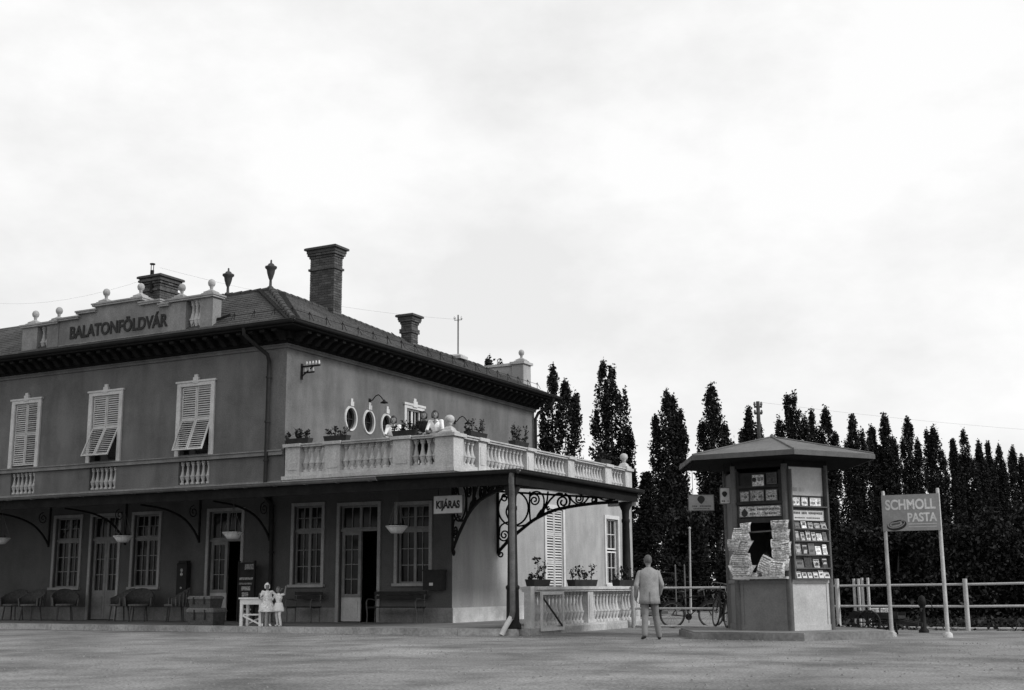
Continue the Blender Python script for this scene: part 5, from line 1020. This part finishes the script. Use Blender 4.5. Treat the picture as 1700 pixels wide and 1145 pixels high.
for x, y, lab in ((6.7, 15.7, 'left of two short thin posts beyond the bicycle railing'), (7.0, 15.9, 'right of two short thin posts beyond the bicycle railing')):
    t = thing('thin_post', lab, 'post', (x, y, 0), 0, 'thin posts beyond the railing'); b = MB(); b.tube([(0, 0, 0), (0, 0, 1.9)], .03, 6); b.build('shaft', 'iron_grey', t); b = MB(); b.lathe([(.04, 0), (.001, .05)], (0, 0, 1.9), 6); b.build('cap', 'iron_grey', t)

# ------------------------------------------------------------------ trees
def spire_points(cx, cy, z0, z1, rad, n, lump=.10):
    """leaf clumps hugging steep upswept branches, so the outline is feathered"""
    nb = max(int(n / 45), 10); out = []; H = z1 - z0
    def prof(f): return rad * np.clip(np.minimum(.35 + 1.9 * f, (1 - f) * 4.2 + .08), 0, 1)
    for k in range(nb):
        f0 = RNG.random() ** .9 * .93; a = RNG.uniform(0, 2 * math.pi); reach = RNG.uniform(.35, 1.12); ln = RNG.uniform(.7, 1.9) * (1 - .55 * f0)
        m = int(n / nb); s = RNG.random(m) ** .8; zz = z0 + H * f0 + ln * s; ff = np.clip((zz - z0) / H, 0, 1.0); rr = prof(ff) * reach * (.55 + .45 * s)
        out.append(np.stack([cx + rr * math.cos(a), cy + rr * math.sin(a), np.minimum(zz, z1)], 1) + RNG.normal(size=(m, 3)) * (lump, lump, lump * 1.8))
    return np.concatenate(out)
def poplar(x, y, h, label, tips, width=1.25, n=5200, low=.8):
    t = thing('poplar_tree', label, 'tree', (x, y, 0), 0, 'poplar row behind the station yard')
    b = MB(); b.tube([(0, 0, 0), (.05, .02, h * .3), (0, 0, h * .62), (0, 0, h * .8)], [.3, .22, .10, .02], 8)
    P = []
    mx = sum(q[0] for q in tips) / len(tips); my = sum(q[1] for q in tips) / len(tips); P.append(spire_points(mx * .7, my * .7, low, h * RNG.uniform(.55, .7), width * .84, int(n * .42)))
    for (dx, dy, hf, rf) in tips:
        zt = h * hf; P.append(spire_points(dx, dy, low + RNG.uniform(1, 4), zt, width * rf * .76, int(n * hf * rf / sum(q[2] * q[3] for q in tips)) + 200))
        b.tube([(dx * .15, dy * .15, h * .1), (dx * .7, dy * .7, zt * .45), (dx, dy, zt * .82)], [.12, .07, .015], 5)
    b.build('trunk', 'bark', t); leaf_cloud('crown', np.concatenate(P), .105, ['leaf', 'leaf_dark', 'leaf_dark'], t)
def rv(px): return Vector((Rv.x, Rv.y, 0)).normalized() * px     # a step along the tree row
def tips(*a): return [(rv(d * .92).x, rv(d * .92).y, hf, rf) for d, hf, rf in a]
TR = [((-16.0, 41.9, 16.4), 'poplar with its two tips just showing above the station roof', tips((0, 1, .8), (.75, .99, .7)), 1.0),
 ((-12.7, 44.8, 16.2), 'tall forked poplar rising right behind the upper eaves of the station', tips((0, 1, .95), (1.0, .93, .95), (1.7, .86, .6), (-.7, .8, .6)), 1.15),
 ((-10.3, 49.3, 16.9), 'tall poplar with two high tips left of the spruce', tips((-.6, 1, .75), (.05, .985, 1.1), (-1.15, .8, .6), (1.0, .88, .8), (1.35, .74, .55)), 1.2),
 ((-6.3, 49.7, 14.3), 'broad-topped poplar directly behind the spruce', tips((0, 1, 1.0), (-.9, .88, .6), (.95, .90, .6), (.5, .97, .6)), 1.2),
 ((-5.4, 56.8, 15.9), 'dense single-tipped poplar left of the kiosk roof', tips((-.1, 1, 1.1), (-.95, .83, .7), (.85, .8, .75)), 1.3),
 ((-4.3, 62.3, 14.8), 'thin airy poplar beside the telegraph pole', tips((-.1, 1, .7), (-.7, .88, .5), (.7, .9, .5)), 1.05),
 ((-2.0, 65.5, 16.2), 'twin-spired poplar standing over the kiosk roof peak', tips((-.25, 1, .75), (.35, 1.0, .8), (-1.0, .88, .7), (1.1, .9, .7)), 1.15),
 ((-.95, 70.6, 15.5), 'poplar with two rounded tops right of the kiosk roof peak', tips((-.75, .99, .7), (.45, 1, .9), (1.2, .87, .7)), 1.2),
 ((-.1, 78.1, 15.7), 'tapering poplar above the right kiosk eave', tips((0, 1, .9), (.9, .92, .7), (-.7, .86, .5)), 1.15),
 ((.5, 83.1, 15.2), 'rounded shorter poplar left of the tallest one over the enamel sign', tips((0, 1, 1.0), (.7, .88, .6)), 1.1),
 ((1.6, 83.5, 16.3), 'tallest round-headed poplar up and left of the enamel sign', tips((0, 1, 1.05), (.8, .86, .7)), 1.15),
 ((3.0, 86.6, 16.3), 'pointed poplar directly above the enamel sign', tips((0, 1, 1.0), (.95, .88, .7), (-.6, .86, .6)), 1.15),
 ((4.1, 94.1, 16.3), 'full poplar above the right post of the enamel sign', tips((0, 1, 1.05), (-.75, .97, .8), (.8, .82, .6)), 1.25),
 ((5.0, 99.3, 15.4), 'slim small poplar first right of the enamel sign', tips((0, 1, .85), (.5, .85, .6)), 1.0),
 ((5.9, 100.7, 16.6), 'tall upright poplar second right of the enamel sign', tips((0, 1, 1.0), (.75, .82, .7), (-.4, .86, .6)), 1.15),
 ((6.7, 104.7, 15.6), 'poplar leaning left among the right-hand group', tips((0, 1, .85), (.5, .86, .7)), 1.1),
 ((7.3, 107.3, 16.1), 'thinnest spire among the right-hand poplars', tips((0, 1, .65), (.3, .86, .7)), 1.05),
 ((8.1, 108.9, 15.6), 'blunt poplar third from the right edge of the picture', tips((0, 1, .9), (.45, .85, .75)), 1.1),
 ((9.0, 115.1, 16.0), 'round-topped poplar second from the right edge of the picture', tips((-.3, 1, .95), (.75, .93, .75)), 1.15),
 ((10.1, 119.5, 14.8), 'poplar cut off by the right edge of the picture', tips((0, 1, .9), (.9, .95, .8)), 1.15)]
for (x, y, h), lab, tp, wd in TR: poplar(x, y, h, lab, tp, wd * (.8 if y > 80 else .86), n=17000)
def conifer(x, y, h, rad, label, n=5200):
    t = thing('spruce_tree', label, 'tree', (x, y, 0), 0, 'spruces left of the kiosk'); b = MB(); b.tube([(0, 0, 0), (0, 0, h)], [.16, .01], 6); P = []
    tiers = int(h / .2)
    for k in range(tiers):
        z = h * (.04 + .95 * (k + RNG.uniform(-.4, .4)) / tiers); r = rad * (1 - z / h) ** .95 * (.82 + .3 * RNG.random()) + .05; nb = 8
        for j in range(nb):
            a = 2 * math.pi * j / nb + k * .7 + RNG.uniform(-.2, .2); ln = r * RNG.uniform(.75, 1.15); m = max(int(n / (tiers * nb)), 6); s = RNG.random(m)
            b.tube([(0, 0, z), (ln * math.cos(a), ln * math.sin(a), z - .12 * ln + .1)], [.02, .006], 4)
            P.append(np.stack([s * ln * math.cos(a), s * ln * math.sin(a), z - .34 * ln * s + .16 * ln * s * s], 1) + RNG.normal(size=(m, 3)) * (.08, .08, .08))
    b.build('trunk', 'bark', t); leaf_cloud('crown', np.concatenate(P), .085, ['leaf_conifer', 'leaf_dark'], t)
conifer(.85, 27.6, 6.75, 1.7, 'pointed dark spruce just right of the canopy end', 13000); conifer(4.25, 25.3, 4.45, 1.0, 'small slender spruce between the pale pole and the kiosk', 4500)
def shrub(x, y, h, rx, ry, label, n=3600, group='dark trees and shrubs behind the railing', leaf=.12, name='shrub', ms=('leaf_dark', 'leaf_conifer', 'leaf')):
    t = thing(name, label, 'shrub' if name == 'shrub' else 'tree', (x, y, 0), RNG.uniform(0, 3), group); b = MB(); P = []
    for k in range(10):
        a = RNG.uniform(0, 6.28); q = RNG.uniform(.15, .75); c = Vector((rx * q * math.cos(a), ry * q * math.sin(a), h * RNG.uniform(.30, .86))); b.tube([(0, 0, 0), (c.x * .4, c.y * .4, c.z * .5), tuple(c)], [.06, .04, .015], 5)
        m = n // 10; d = RNG.normal(size=(m, 3)); d /= np.linalg.norm(d, axis=1)[:, None]; P.append(np.array(c) + d * (RNG.random(m) ** .4)[:, None] * (rx * .46, ry * .46, min(h * .24, h - c.z)))
    m = n // 3; P.append(np.stack([RNG.normal(0, rx * .45, m), RNG.normal(0, ry * .45, m), RNG.uniform(.05, h * .5, m)], 1))
    b.build('trunk', 'bark', t); leaf_cloud('crown', np.concatenate(P), leaf, list(ms), t)
for i, (x, y, h, rx, lab) in enumerate([(15.1, 9.2, 3.0, 1.0, 'dark shrub just right of the kiosk seen through the railing'), (16.2, 9.4, 2.9, 1.1, 'dark shrub behind the paired posts of the railing'), (17.4, 9.6, 3.3, 1.2, 'dark shrub directly behind the enamel sign posts'), (18.6, 10.0, 3.5, 1.2, 'dark shrub behind the tall railing post right of the enamel sign'), (19.8, 10.5, 3.6, 1.2, 'tall dark shrub second from the right edge behind the railing'), (21.0, 11.0, 3.8, 1.3, 'tall dark shrub at the right edge behind the railing'), (22.4, 11.6, 3.8, 1.3, 'dark shrub past the right edge of the picture')]): shrub(x, y, h, rx, 1.0, lab, 12000, leaf=.065)
for x, y, h, rx, lab in [(1.6, 30.5, 5.4, 1.7, 'dark bushy tree between the spruce and the pale pole'), (-1.4, 29, 4.6, 1.6, 'dark bushy tree partly hidden by the end of the station'), (4.5, 31.5, 4.2, 1.6, 'dark bushy tree just behind the pale leaning pole'), (6.6, 33, 4.8, 1.7, 'dark bushy tree hidden mostly by the left side of the kiosk')]: shrub(x, y, h, rx, 1.4, lab, 9000, 'bushy trees left of the kiosk', .10, 'bushy_tree')
for i, (x, y, h, rx) in enumerate([(8.0, 36, 4.4, 2.0), (11.2, 40, 4.6, 2.2), (14.2, 43, 4.4, 2.2), (16.6, 46, 4.8, 2.4), (19.4, 49, 5.0, 2.4), (22.0, 52, 5.4, 2.6)]): shrub(x, y, h, rx, 1.6, ['bushy tree right behind the kiosk body', 'bushy tree just right of the kiosk below the poplars', 'bushy tree left of the enamel sign below the poplars', 'bushy tree behind the enamel sign below the poplars', 'bushy tree right of the enamel sign below the poplars', 'bushy tree at the right edge below the poplars'][i], 10000, 'bushy trees below the poplars', .12, 'bushy_tree')
# grass tufts along the railing and plinth
pts = np.concatenate([np.stack([RNG.uniform(15, 25, 5000), RNG.uniform(4.4, 9, 5000), RNG.uniform(0, .16, 5000)], 1), np.stack([RNG.uniform(15, 24, 1500), RNG.normal(3.2, .5, 1500), RNG.uniform(0, .1, 1500)], 1)])
leaf_cloud('grass_tufts', pts, .07, ['leaf_dark', 'leaf'], None, label='dark grass tufts along the foot of the railing', cat='grass', kind='stuff')

# loose stones on the forecourt
n = 2600; X = RNG.uniform(4, 26, n); Y = -4.6 - 17 * RNG.random(n) ** 1.6; b = MB()
for x, y in zip(X, Y):
    r = RNG.uniform(.008, .028); a = RNG.uniform(0, 6.28); c, q = math.cos(a) * r, math.sin(a) * r
    b.add([(x + c, y + q, .0), (x - q * .9, y + c * .9, .0), (x - c * .8, y - q * .8, .0), (x + q, y - c, .0), (x + c * .3, y + q * .2, r * .75), (x - c * .3, y - q * .2, r * .7)], [(0, 1, 4), (1, 2, 5), (1, 5, 4), (2, 3, 5), (3, 0, 4), (3, 4, 5)])
b.build('loose_gravel', 'gravel', label='small loose stones scattered over the forecourt', cat='gravel', kind='stuff')
